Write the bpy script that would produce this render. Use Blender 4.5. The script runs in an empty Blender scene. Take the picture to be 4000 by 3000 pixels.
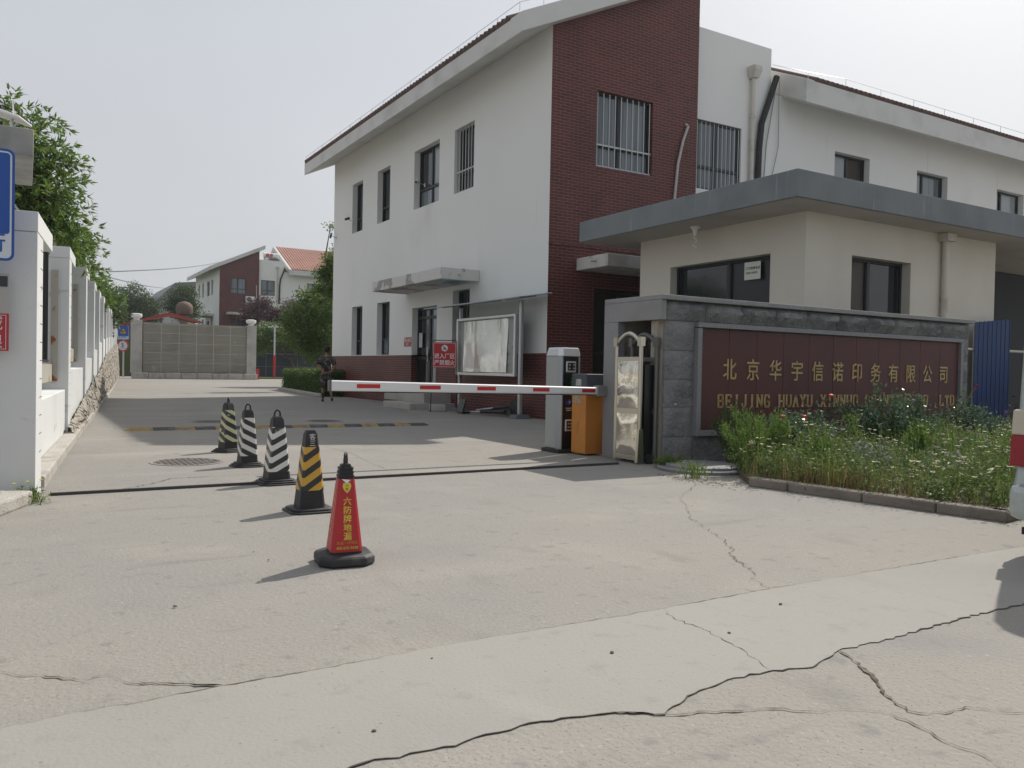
import bpy, bmesh, math, random
import numpy as np
from mathutils import Vector, Matrix, noise
rad = math.radians
random.seed(7)
SC = bpy.context.scene
COL = SC.collection

# ------------------------------------------------------------------ camera
F_, S_ = 3197.8, 4000 / 2212
def _axes(yaw, pit, rol):
    cy, sy = math.cos(yaw), math.sin(yaw)
    f = np.array([sy * math.cos(pit), cy * math.cos(pit), math.sin(pit)])
    r = np.array([cy, -sy, 0.]); u = np.cross(r, f)
    return r * math.cos(rol) + u * math.sin(rol), -r * math.sin(rol) + u * math.cos(rol), f
R_, U_, FW = _axes(rad(30.7701), rad(-.96837), rad(1.13325))
CAM = np.array([0, 0, 1.1])
cd = bpy.data.cameras.new('camera'); cam = bpy.data.objects.new('camera', cd); COL.objects.link(cam)
cam.matrix_world = Matrix(((R_[0], U_[0], -FW[0], 0), (R_[1], U_[1], -FW[1], 0), (R_[2], U_[2], -FW[2], 1.1), (0, 0, 0, 1)))
cd.sensor_width = 36; cd.lens = 36 * F_ / 4000; cd.clip_start = .05; cd.clip_end = 3000
SC.camera = cam

# ------------------------------------------------------------------ light
SA, SB = .87, .38                       # shadow shift per metre of height
sun_dir = Vector((SA, SB, 1)).normalized()
sun_el = math.asin(sun_dir.z)
W = bpy.data.worlds.new("World"); SC.world = W; W.use_nodes = True
nt = W.node_tree; bg = nt.nodes['Background']
sky = nt.nodes.new('ShaderNodeTexSky'); sky.sky_type = 'NISHITA'; sky.sun_disc = False
sky.sun_elevation = sun_el; sky.sun_rotation = math.atan2(sun_dir.x, sun_dir.y)
sky.air_density = 1.6; sky.dust_density = 7.0; sky.ozone_density = 2.0; sky.altitude = 50
hs = nt.nodes.new('ShaderNodeHueSaturation'); hs.inputs['Saturation'].default_value = .38
nt.links.new(sky.outputs[0], hs.inputs['Color'])
# thin high overcast: evens the clear-sky colour out towards pale grey
mx = nt.nodes.new('ShaderNodeMix'); mx.data_type = 'RGBA'; mx.inputs[0].default_value = .5
mx.inputs[7].default_value = (8.9, 9.4, 10.5, 1)
tc = nt.nodes.new('ShaderNodeTexCoord'); nz = nt.nodes.new('ShaderNodeTexNoise')
nz.inputs['Scale'].default_value = 2.2; nz.inputs['Detail'].default_value = 4
mr = nt.nodes.new('ShaderNodeMapRange'); mr.inputs[1].default_value = .3; mr.inputs[2].default_value = .7
mr.inputs[3].default_value = .60; mr.inputs[4].default_value = .70
nt.links.new(tc.outputs['Generated'], nz.inputs['Vector']); nt.links.new(nz.outputs[0], mr.inputs[0]); nt.links.new(mr.outputs[0], mx.inputs[0])
sz = nt.nodes.new('ShaderNodeSeparateXYZ'); nt.links.new(tc.outputs['Generated'], sz.inputs[0])
zr_ = nt.nodes.new('ShaderNodeMapRange'); zr_.inputs[1].default_value = .0; zr_.inputs[2].default_value = .6; nt.links.new(sz.outputs[2], zr_.inputs[0])
oc = nt.nodes.new('ShaderNodeMix'); oc.data_type = 'RGBA'; oc.inputs[6].default_value = (11.4, 11.7, 12.1, 1); oc.inputs[7].default_value = (8.9, 9.5, 10.7, 1)
nt.links.new(zr_.outputs[0], oc.inputs[0]); nt.links.new(oc.outputs[2], mx.inputs[7])
nt.links.new(hs.outputs[0], mx.inputs[6]); nt.links.new(mx.outputs[2], bg.inputs['Color'])
bg.inputs['Strength'].default_value = .072
sd = bpy.data.lights.new('sun', 'SUN'); sd.energy = 3.9; sd.angle = rad(.6); sd.color = (1, .945, .865)
so = bpy.data.objects.new('sun', sd); COL.objects.link(so); so.rotation_euler = sun_dir.to_track_quat('Z', 'Y').to_euler(); so.location = (20, 20, 30)
SC.view_settings.view_transform = 'Standard'; SC.view_settings.look = 'None'; SC.view_settings.gamma = 1
SC.view_settings.exposure = 0.07
SC.cycles.max_bounces = 5; SC.cycles.transparent_max_bounces = 8; SC.cycles.caustics_reflective = False

# ------------------------------------------------------------------ survey helpers (photo sight lines -> places in the world)
def _ray(x, y): return FW * F_ + R_ * (x * S_ - 2000) - U_ * (y * S_ - 1500)
def G(x, y, z=0.): d = _ray(x, y); return CAM + d * (z - CAM[2]) / d[2]
def PX(x, y, X): d = _ray(x, y); return CAM + d * (X / d[0])
def PY(x, y, Y): d = _ray(x, y); return CAM + d * (Y / d[1])

# ------------------------------------------------------------------ materials
MATS = {}
def mat(name, col, rough=.8, metal=0, ov=(), bump=None, spec=.4, stretch=None, trans=0, emis=None, alpha=1, rnd=None, sss=0):
    if name in MATS: return MATS[name]
    m = bpy.data.materials.new(name); m.use_nodes = True; MATS[name] = m
    n = m.node_tree.nodes; l = m.node_tree.links; p = n['Principled BSDF']
    p.inputs['Roughness'].default_value = rough; p.inputs['Metallic'].default_value = metal
    p.inputs['Specular IOR Level'].default_value = spec
    if trans: p.inputs['Transmission Weight'].default_value = trans
    if alpha < 1: p.inputs['Alpha'].default_value = alpha
    if emis: p.inputs['Emission Color'].default_value = (*emis[0], 1); p.inputs['Emission Strength'].default_value = emis[1]
    p.inputs['Base Color'].default_value = (*col, 1)
    tc = n.new('ShaderNodeTexCoord'); src = None
    def mapped(st):
        mp = n.new('ShaderNodeMapping'); mp.inputs['Scale'].default_value = st; l.new(tc.outputs['Object'], mp.inputs[0]); return mp.outputs[0]
    if rnd:
        g = n.new('ShaderNodeNewGeometry'); r = n.new('ShaderNodeValToRGB')
        r.color_ramp.elements[0].color = (*col, 1); r.color_ramp.elements[1].color = (*rnd, 1)
        l.new(g.outputs['Random Per Island'], r.inputs[0]); src = r.outputs[0]
    for o in ov:
        sc_, c, lo, hi = o[:4]; st = o[4] if len(o) > 4 else None; det = o[5] if len(o) > 5 else 6
        t = n.new('ShaderNodeTexNoise'); t.inputs['Scale'].default_value = sc_; t.inputs['Detail'].default_value = det
        l.new(mapped(st) if st else tc.outputs['Object'], t.inputs['Vector'])
        r = n.new('ShaderNodeMapRange'); r.inputs[1].default_value = lo; r.inputs[2].default_value = hi; r.interpolation_type = 'SMOOTHSTEP'
        l.new(t.outputs[0], r.inputs[0])
        x = n.new('ShaderNodeMix'); x.data_type = 'RGBA'; l.new(r.outputs[0], x.inputs[0])
        if src: l.new(src, x.inputs[6])
        else: x.inputs[6].default_value = (*col, 1)
        x.inputs[7].default_value = (*c, 1); src = x.outputs[2]
    if src: l.new(src, p.inputs['Base Color'])
    if bump:
        t = n.new('ShaderNodeTexNoise'); t.inputs['Scale'].default_value = bump[0]; t.inputs['Detail'].default_value = 6
        l.new(mapped(stretch) if stretch else tc.outputs['Object'], t.inputs['Vector'])
        b = n.new('ShaderNodeBump'); b.inputs['Strength'].default_value = bump[1]; b.inputs['Distance'].default_value = bump[2] if len(bump) > 2 else .01
        l.new(t.outputs[0], b.inputs['Height']); l.new(b.outputs[0], p.inputs['Normal'])
    return m

def brick_mat(name, plane, c1, c2, mortar, bw=.25, bh=.07, ms=.006, off=.5, rough=.5, rough2=None):
    if name in MATS: return MATS[name]
    m = bpy.data.materials.new(name); m.use_nodes = True; MATS[name] = m
    n = m.node_tree.nodes; l = m.node_tree.links; p = n['Principled BSDF']; p.inputs['Roughness'].default_value = rough
    p.inputs['Specular IOR Level'].default_value = .3
    tc = n.new('ShaderNodeTexCoord'); sp = n.new('ShaderNodeSeparateXYZ'); cb = n.new('ShaderNodeCombineXYZ')
    l.new(tc.outputs['Object'], sp.inputs[0])
    if plane == 'XY':      # works on both faces of a corner
        a = n.new('ShaderNodeMath'); a.operation = 'ADD'; l.new(sp.outputs[0], a.inputs[0]); l.new(sp.outputs[1], a.inputs[1]); l.new(a.outputs[0], cb.inputs[0])
    else: l.new(sp.outputs[0 if plane == 'X' else 1], cb.inputs[0])
    l.new(sp.outputs[2], cb.inputs[1])
    b = n.new('ShaderNodeTexBrick'); l.new(cb.outputs[0], b.inputs['Vector'])
    b.inputs['Scale'].default_value = 1; b.inputs['Brick Width'].default_value = bw; b.inputs['Row Height'].default_value = bh
    b.inputs['Mortar Size'].default_value = ms; b.inputs['Mortar Smooth'].default_value = .1; b.offset = off; b.inputs['Bias'].default_value = 0
    b.inputs['Color1'].default_value = (*c1, 1); b.inputs['Color2'].default_value = (*c2, 1); b.inputs['Mortar'].default_value = (*mortar, 1)
    t = n.new('ShaderNodeTexNoise'); t.inputs['Scale'].default_value = .7; t.inputs['Detail'].default_value = 5; l.new(tc.outputs['Object'], t.inputs['Vector'])
    r = n.new('ShaderNodeMapRange'); r.inputs[1].default_value = .3; r.inputs[2].default_value = .75; r.inputs[3].default_value = .8; r.inputs[4].default_value = 1.15; l.new(t.outputs[0], r.inputs[0])
    v = n.new('ShaderNodeVectorMath'); v.operation = 'SCALE'; l.new(b.outputs[0], v.inputs[0]); l.new(r.outputs[0], v.inputs['Scale'])
    l.new(v.outputs[0], p.inputs['Base Color'])
    bp = n.new('ShaderNodeBump'); bp.invert = True; bp.inputs['Strength'].default_value = .5; bp.inputs['Distance'].default_value = .005
    l.new(b.outputs['Fac'], bp.inputs['Height']); l.new(bp.outputs[0], p.inputs['Normal'])
    return m

def stripe_mat(name, ca, cb_, s1, s2, period, duty, worn=None, z0=0):
    """diagonal bands on a four-sided cone: t = z + s1*x + s2*y"""
    m = bpy.data.materials.new(name); m.use_nodes = True
    n = m.node_tree.nodes; l = m.node_tree.links; p = n['Principled BSDF']; p.inputs['Roughness'].default_value = .45
    tc = n.new('ShaderNodeTexCoord'); d = n.new('ShaderNodeVectorMath'); d.operation = 'DOT_PRODUCT'
    d.inputs[1].default_value = (s1 / period, s2 / period, 1 / period); l.new(tc.outputs['Object'], d.inputs[0])
    a = n.new('ShaderNodeMath'); a.operation = 'ADD'; a.inputs[1].default_value = z0; l.new(d.outputs['Value'], a.inputs[0])
    f = n.new('ShaderNodeMath'); f.operation = 'FRACT'; l.new(a.outputs[0], f.inputs[0])
    g = n.new('ShaderNodeMath'); g.operation = 'GREATER_THAN'; g.inputs[1].default_value = duty; l.new(f.outputs[0], g.inputs[0])
    x = n.new('ShaderNodeMix'); x.data_type = 'RGBA'; x.inputs[6].default_value = (*ca, 1); x.inputs[7].default_value = (*cb_, 1); l.new(g.outputs[0], x.inputs[0])
    src = x.outputs[2]
    for (sc_, c, lo, hi) in (worn or ()):
        t = n.new('ShaderNodeTexNoise'); t.inputs['Scale'].default_value = sc_; t.inputs['Detail'].default_value = 5; l.new(tc.outputs['Object'], t.inputs['Vector'])
        r = n.new('ShaderNodeMapRange'); r.inputs[1].default_value = lo; r.inputs[2].default_value = hi; l.new(t.outputs[0], r.inputs[0])
        y = n.new('ShaderNodeMix'); y.data_type = 'RGBA'; l.new(r.outputs[0], y.inputs[0]); l.new(src, y.inputs[6]); y.inputs[7].default_value = (*c, 1); src = y.outputs[2]
    l.new(src, p.inputs['Base Color'])
    return m

def leaf_mat(name, a, b, rough=.55, tr=.3):
    if name in MATS: return MATS[name]
    m = mat(name, a, rough, rnd=b, spec=.35)
    n = m.node_tree.nodes; l = m.node_tree.links; p = n['Principled BSDF']; out = n['Material Output']
    t = n.new('ShaderNodeBsdfTranslucent'); mx = n.new('ShaderNodeMixShader'); mx.inputs[0].default_value = tr
    src = p.inputs['Base Color'].links[0].from_socket
    h = n.new('ShaderNodeHueSaturation'); h.inputs['Hue'].default_value = .48; h.inputs['Value'].default_value = 1.5; l.new(src, h.inputs['Color']); l.new(h.outputs[0], t.inputs[0])
    l.new(p.outputs[0], mx.inputs[1]); l.new(t.outputs[0], mx.inputs[2]); l.new(mx.outputs[0], out.inputs[0])
    return m

dirt = (.30, .28, .24)
M_plaster = mat('white_plaster', (.75, .75, .725), .9, ov=[(.35, (.72, .72, .695), .35, .75), (.5, (.62, .61, .565), .58, .86, (1, 1, .5)), (3, (.56, .55, .52), .64, .9, (2, 2, .10)), (9, (.50, .48, .43), .74, .8)], bump=(60, .25, .004))
M_guard = mat('cream_plaster', (.60, .57, .50), .9, ov=[(.8, (.54, .51, .44), .4, .8), (2.5, (.46, .43, .36), .68, .95, (2, 2, .12))], bump=(90, .5, .004))
M_fence = mat('fence_plaster', (.66, .67, .66), .9, ov=[(1.2, (.58, .585, .57), .45, .8), (3, (.44, .42, .38), .68, .9, (2, 2, .2)), (2.2, (.52, .52, .50), .62, .7, (1, 1, 2.5))], bump=(70, .3, .004))
M_concslab = mat('weathered_concrete', (.55, .55, .52), .9, ov=[(2.2, (.40, .39, .36), .45, .7), (5, (.30, .29, .27), .6, .75, (1, 1, .3)), (14, (.24, .22, .2), .68, .74)], bump=(30, .5, .01))
M_fascia = mat('fascia_paint', (.60, .60, .575), .9, ov=[(1.2, (.50, .50, .47), .45, .75), (6, (.30, .27, .23), .66, .82, (2, 2, .12)), (3, (.34, .31, .27), .70, .78)], bump=(40, .3, .005))
M_peel = mat('peeling_plaster', (.60, .59, .56), .9, ov=[(1.6, (.34, .32, .29), .55, .57), (7, (.42, .40, .36), .6, .75, (1, 1, .3))], bump=(25, .5, .01))
M_grayroof = mat('grey_parapet_paint', (.185, .205, .215), .85, ov=[(1.5, (.15, .17, .18), .4, .7), (8, (.25, .27, .275), .6, .8, (1.5, 1.5, .12)), (4, (.15, .17, .19), .6, .85, (2, 2, .1))], bump=(60, .3, .005))
BR = dict(c1=(.128, .029, .025), c2=(.088, .022, .020), mortar=(.17, .115, .10))
M_brick = brick_mat('brick_tile', 'XY', **BR)
M_conc = mat('old_concrete', (.42, .40, .37), .9, ov=[(1.5, (.34, .325, .30), .4, .7), (12, (.26, .25, .235), .6, .8)], bump=(60, .5, .01))
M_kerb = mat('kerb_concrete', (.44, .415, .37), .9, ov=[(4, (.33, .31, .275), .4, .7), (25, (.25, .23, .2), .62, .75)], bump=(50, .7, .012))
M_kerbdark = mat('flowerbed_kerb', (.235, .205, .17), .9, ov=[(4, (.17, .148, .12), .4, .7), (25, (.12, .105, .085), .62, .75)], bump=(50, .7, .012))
M_granite = mat('granite', (.26, .26, .262), .7, ov=[(170, (.13, .13, .135), .5, .62, None, 2), (110, (.40, .40, .395), .56, .66, None, 2), (3, (.215, .21, .205), .4, .8)])
M_rough = mat('rough_stone', (.20, .205, .205), .9, ov=[(3, (.12, .125, .13), .4, .7), (90, (.30, .30, .295), .5, .7, None, 3), (5, (.22, .19, .155), .55, .8), (12, (.42, .42, .41), .70, .74), (1.1, (.10, .105, .105), .5, .7)], bump=(14, .9, .04))  # tone contrast widened to imitate light and shade on the hewn relief
M_frame = mat('dark_window_frame', (.022, .026, .03), .45)
M_glass = mat('window_glass', (.018, .022, .025), .06, spec=.6)
M_glass2 = mat('curtained_glass', (.16, .19, .21), .08, ov=[(9, (.10, .12, .135), .45, .6, (1, 1, .02))], spec=.6)
M_glass3 = mat('pale_glass', (.26, .29, .31), .1, spec=.6)
M_metal = mat('aluminium', (.55, .56, .57), .35, metal=.8)
M_bar = mat('painted_bars', (.52, .53, .52), .5)
M_white = mat('white_enamel', (.72, .72, .71), .35)
M_black = mat('black_rubber', (.018, .018, .019), .55, ov=[(6, (.05, .048, .045), .55, .8)])
M_black2 = mat('black_plastic', (.012, .012, .013), .3)
M_steel = mat('polished_steel', (.80, .77, .69), .1, metal=1, bump=(3.0, .35, .03))
M_steel2 = mat('dull_steel', (.52, .49, .42), .28, metal=1)
M_red = mat('red_paint', (.50, .03, .03), .45)
M_tile = mat('clay_roof_tile', (.30, .105, .07), .8, ov=[(5, (.21, .08, .06), .4, .7), (14, (.37, .16, .11), .6, .75)])
M_tileold = mat('weathered_roof_tile', (.12, .072, .06), .85, ov=[(5, (.08, .055, .05), .4, .7), (14, (.19, .13, .10), .6, .75)])
M_pvc = mat('aged_plastic_pipe', (.56, .53, .46), .5, ov=[(3, (.44, .40, .32), .5, .7)])
M_bark = mat('bark', (.10, .075, .055), .9, bump=(20, .8, .02))
M_gold = mat('gold_lettering', (.44, .32, .13), .45, ov=[(8, (.32, .23, .095), .45, .65)])

# ------------------------------------------------------------------ object helpers
def wloc(o):
    v = Vector((0, 0, 0))
    while o: v += Vector(o.location); o = o.parent
    return v
def props(o, label=None, cat=None, group=None, kind=None):
    if label: o['label'] = label
    if cat: o['category'] = cat
    if group: o['group'] = group
    if kind: o['kind'] = kind
    return o
def thing(name, label, cat, loc=(0, 0, 0), group=None):
    o = bpy.data.objects.new(name, None); COL.objects.link(o); o.location = loc; o.empty_display_size = .2
    return props(o, label, cat, group)
def finish(name, me, mats, parent, smooth=35):
    if not isinstance(mats, (list, tuple)): mats = [mats]
    for m in mats: me.materials.append(m)
    if smooth:
        for p in me.polygons: p.use_smooth = True
        me.set_sharp_from_angle(angle=rad(smooth))
    o = bpy.data.objects.new(name, me); COL.objects.link(o)
    if parent: o.parent = parent
    return o
class MB:
    def __init__(s): s.v = []; s.f = []; s.m = []
    def add(s, vs, fs, mi=0):
        b = len(s.v); s.v += [tuple(map(float, p)) for p in vs]; s.f += [tuple(b + i for i in f) for f in fs]; s.m += [mi] * len(fs); return s
    def box(s, x0, x1, y0, y1, z0, z1, mi=0):
        if x0 > x1: x0, x1 = x1, x0
        if y0 > y1: y0, y1 = y1, y0
        return s.add([(x, y, z) for z in (z0, z1) for y in (y0, y1) for x in (x0, x1)],
                     [(0, 2, 3, 1), (4, 5, 7, 6), (0, 1, 5, 4), (2, 6, 7, 3), (0, 4, 6, 2), (1, 3, 7, 5)], mi)
    def obox(s, c, ax, ay, az, mi=0):     # centre and three half vectors
        c, ax, ay, az = map(lambda q: np.array(q, float), (c, ax, ay, az))
        vs = [c + i * ax + j * ay + k * az for k in (-1, 1) for j in (-1, 1) for i in (-1, 1)]
        return s.add(vs, [(0, 2, 3, 1), (4, 5, 7, 6), (0, 1, 5, 4), (2, 6, 7, 3), (0, 4, 6, 2), (1, 3, 7, 5)], mi)
    def prism(s, lo, hi, mi=0):           # two loops of equal length
        n = len(lo); return s.add(list(lo) + list(hi), [tuple(range(n))[::-1], tuple(range(n, 2 * n))] + [(i, (i + 1) % n, n + (i + 1) % n, n + i) for i in range(n)], mi)
    def loops(s, L, mi=0, cap=True):
        n = len(L[0]); vs = [p for q in L for p in q]; fs = []
        for k in range(len(L) - 1):
            for i in range(n): j = (i + 1) % n; fs.append((k * n + i, k * n + j, (k + 1) * n + j, (k + 1) * n + i))
        if cap: fs += [tuple(range(n))[::-1], tuple(range((len(L) - 1) * n, len(L) * n))]
        return s.add(vs, fs, mi)
    def tube(s, pts, r, n=8, mi=0, cap=True):
        pts = [Vector(p) for p in pts]; rs = r if isinstance(r, (list, tuple)) else [r] * len(pts); L = []
        up = Vector((0, 0, 1))
        for i, p in enumerate(pts):
            t = (pts[min(i + 1, len(pts) - 1)] - pts[max(i - 1, 0)]).normalized()
            a = t.cross(up if abs(t.z) < .95 else Vector((1, 0, 0))).normalized()
            if i and a.dot(pa) < 0: a = -a
            pa = a; b = t.cross(a)
            L.append([p + (a * math.cos(2 * math.pi * k / n) + b * math.sin(2 * math.pi * k / n)) * rs[i] for k in range(n)])
        return s.loops(L, mi, cap)
    def lathe(s, prof, c=(0, 0, 0), n=20, mi=0):
        return s.loops([[(c[0] + r * math.cos(2 * math.pi * k / n), c[1] + r * math.sin(2 * math.pi * k / n), c[2] + z) for k in range(n)] for r, z in prof], mi)
    def quad(s, a, b, c, d, mi=0): return s.add([a, b, c, d], [(0, 1, 2, 3)], mi)
    def build(s, name, mats, parent=None, smooth=35, bevel=0):
        off = wloc(parent) if parent else Vector((0, 0, 0))
        me = bpy.data.meshes.new(name); me.from_pydata([(x - off.x, y - off.y, z - off.z) for x, y, z in s.v], [], s.f)
        me.polygons.foreach_set('material_index', s.m); me.update()
        bm = bmesh.new(); bm.from_mesh(me); bmesh.ops.recalc_face_normals(bm, faces=bm.faces); bm.to_mesh(me); bm.free()
        o = finish(name, me, mats, parent, smooth)
        if bevel:
            b = o.modifiers.new('bevel', 'BEVEL'); b.width = bevel; b.segments = 2; b.limit_method = 'ANGLE'; b.angle_limit = rad(40)
        return o
class Fr:
    """wall frame: 'Y' = wall facing -Y at y=p (u is x), 'X' = wall facing -X at x=p (u is y); d = metres out of the wall"""
    def __init__(s, k, p): s.k, s.p = k, p
    def P(s, u, z, d=0): return (u, s.p - d, z) if s.k == 'Y' else (s.p - d, u, z)
    def box(s, mb, u0, u1, z0, z1, d0, d1, mi=0):
        return mb.box(u0, u1, s.p - d1, s.p - d0, z0, z1, mi) if s.k == 'Y' else mb.box(s.p - d1, s.p - d0, u0, u1, z0, z1, mi)
    def wall(s, mb, u0, u1, z0, z1, holes=(), depth=.22, top=None, mi=0):
        us = sorted({u0, u1} | {h[0] for h in holes} | {h[1] for h in holes}); zs = sorted({z0, z1} | {h[2] for h in holes} | {h[3] for h in holes})
        us = [u for u in us if u0 <= u <= u1]; zs = [z for z in zs if z0 <= z <= z1]
        for a, b in zip(us, us[1:]):
            for c, d in zip(zs, zs[1:]):
                m = ((a + b) / 2, (c + d) / 2)
                if any(h[0] < m[0] < h[1] and h[2] < m[1] < h[3] for h in holes): continue
                mb.quad(s.P(a, c), s.P(b, c), s.P(b, d), s.P(a, d), mi)
        if top: mb.add([s.P(u0, z1)] + [s.P(u1, z1)] + [s.P(*t) for t in top], [tuple(range(2 + len(top)))], mi)
        for h in holes:
            c = [(h[0], h[2]), (h[1], h[2]), (h[1], h[3]), (h[0], h[3])]
            for i in range(4):
                p, q = c[i], c[(i + 1) % 4]
                if h[2] <= z0 and i == 0: continue
                mb.quad(s.P(*p), s.P(*q), s.P(*q, -depth), s.P(*p, -depth), mi)
def window(parent, fr, u0, u1, z0, z1, depth=.22, cols=(.5,), rail=.35, panes=None, bars=0, sill=False, name='window'):
    """frame with mullions; panes as sub-parts; optional security bars"""
    mb = MB(); t = .05; d0, d1 = -depth - .02, -depth + .05
    fr.box(mb, u0, u0 + t, z0, z1, d0, d1); fr.box(mb, u1 - t, u1, z0, z1, d0, d1)
    fr.box(mb, u0 + t, u1 - t, z0, z0 + t, d0, d1); fr.box(mb, u0 + t, u1 - t, z1 - t, z1, d0, d1)
    zr = z0 + (z1 - z0) * rail if rail else None; us = [u0 + t] + [u0 + (u1 - u0) * c for c in cols] + [u1 - t]
    if zr: fr.box(mb, u0 + t, u1 - t, zr - t * .7, zr + t * .7, d0 + .002, d1 - .002)
    for u in us[1:-1]: fr.box(mb, u - t * .7, u + t * .7, z0 + t, z1 - t, d0 + .004, d1 - .004)
    zz = [(z0 + t, zr), (zr, z1 - t)] if zr else [(z0 + t, z1 - t)]
    # sash lines inside the big lights
    for a, b in zip(us, us[1:]):
        fr.box(mb, a + .03, a + .055, zz[-1][0] + .04, z1 - t - .03, d0 + .01, d1 - .015); fr.box(mb, b - .055, b - .03, zz[-1][0] + .04, z1 - t - .03, d0 + .01, d1 - .015)
    w = mb.build(name, M_frame, parent)
    k = 0
    for (za, zb) in zz:
        for a, b in zip(us, us[1:]):
            g = MB(); fr.box(g, a, b, za, zb, -depth - .012, -depth + .002)
            g.build('pane', (panes or [M_glass])[k % len(panes or [1])], w); k += 1
    if bars:
        mb = MB(); n = bars; zt = z1 - .02
        for i in range(n):
            u = u0 + .06 + (u1 - u0 - .12) * i / (n - 1); p = fr.P(u, 0, -.05)
            mb.tube([(p[0], p[1], z0 + .0), (p[0], p[1], zt)], .011, 6)
        fr.box(mb, u0, u1, zr - .018, zr + .018, -.075, -.06); fr.box(mb, u0, u1, z0 + .01, z0 + .045, -.075, -.06)
        mb.build('security_bars', M_bar, w)
    return w
def text(name, body, size, m, parent, O, ux, uz, align='LEFT', ext=.002, bold=0, sx=1.0, valign=None):
    """writing laid on a surface: O start point, ux = reading direction, uz = up"""
    c = bpy.data.curves.new('lettering', 'FONT'); c.body = body; c.size = size; c.extrude = ext; c.align_x = align; c.offset = bold
    c.resolution_u = 3
    if valign: c.align_y = valign
    bo = c.offset; c.offset = 0
    t = bpy.data.objects.new('tmp', c); COL.objects.link(t)
    me = bpy.data.meshes.new_from_object(t.evaluated_get(bpy.context.evaluated_depsgraph_get()))
    bpy.data.objects.remove(t); bpy.data.curves.remove(c)
    if bo > 0:
        bm = bmesh.new()
        for q in ((-bo, 0, 0), (bo, 0, ext * .3), (0, bo, ext * .6)):
            m2 = me.copy(); m2.transform(Matrix.Translation(q)); bm.from_mesh(m2)
        bm.to_mesh(me); bm.free()
    ux = Vector(ux).normalized(); uz = Vector(uz).normalized(); n = ux.cross(uz)
    off = wloc(parent)
    M = Matrix(((ux.x * sx, uz.x, n.x, 0), (ux.y * sx, uz.y, n.y, 0), (ux.z * sx, uz.z, n.z, 0), (0, 0, 0, 1)))
    me.transform(Matrix.Translation(Vector(O) - off) @ M)
    me.materials.clear()
    return finish(name, me, m, parent, 0)
def copy_tree(o, parent=None):
    c = o.copy(); COL.objects.link(c); c.parent = parent
    for ch in [q for q in bpy.data.objects if q.parent == o]: copy_tree(ch, c)
    return c

def raw_mesh(name, V, Fq, m, parent, off, kind=None):
    """V (n,3) numpy, quads (k,4)"""
    me = bpy.data.meshes.new(name); V = V - np.array(off); n, k = len(V), len(Fq); w = Fq.shape[1]
    me.vertices.add(n); me.vertices.foreach_set('co', V.astype(np.float32).ravel())
    me.loops.add(k * w); me.loops.foreach_set('vertex_index', Fq.astype(np.int32).ravel())
    me.polygons.add(k); me.polygons.foreach_set('loop_start', np.arange(0, k * w, w, dtype=np.int32))
    me.update(calc_edges=True); me.validate()
    for mm in (m if isinstance(m, (list, tuple)) else [m]): me.materials.append(mm)
    o = bpy.data.objects.new(name, me); COL.objects.link(o)
    if parent: o.parent = parent
    if kind: o['kind'] = kind
    return o
def leaf_arrays(P, L, Wd, rng, droop=.12, D=None):
    """rhombic leaves at P (n,3), length L, width Wd; D optional preferred directions"""
    n = len(P); d = rng.normal(size=(n, 3)); 
    if D is not None: d = d * .55 + D
    d[:, 2] -= droop; d /= np.linalg.norm(d, axis=1)[:, None]
    s = np.cross(d, rng.normal(size=(n, 3))); s /= np.linalg.norm(s, axis=1)[:, None]
    nn = np.cross(d, s)
    l = (L * rng.uniform(.65, 1.25, n))[:, None]; w = (Wd * rng.uniform(.7, 1.2, n))[:, None]
    V = np.stack([P, P + d * l * .45 + s * w * .5 + nn * w * .12, P + d * l, P + d * l * .45 - s * w * .5 + nn * w * .12], 1).reshape(-1, 3)
    return V, np.arange(4 * n).reshape(n, 4)
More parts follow.
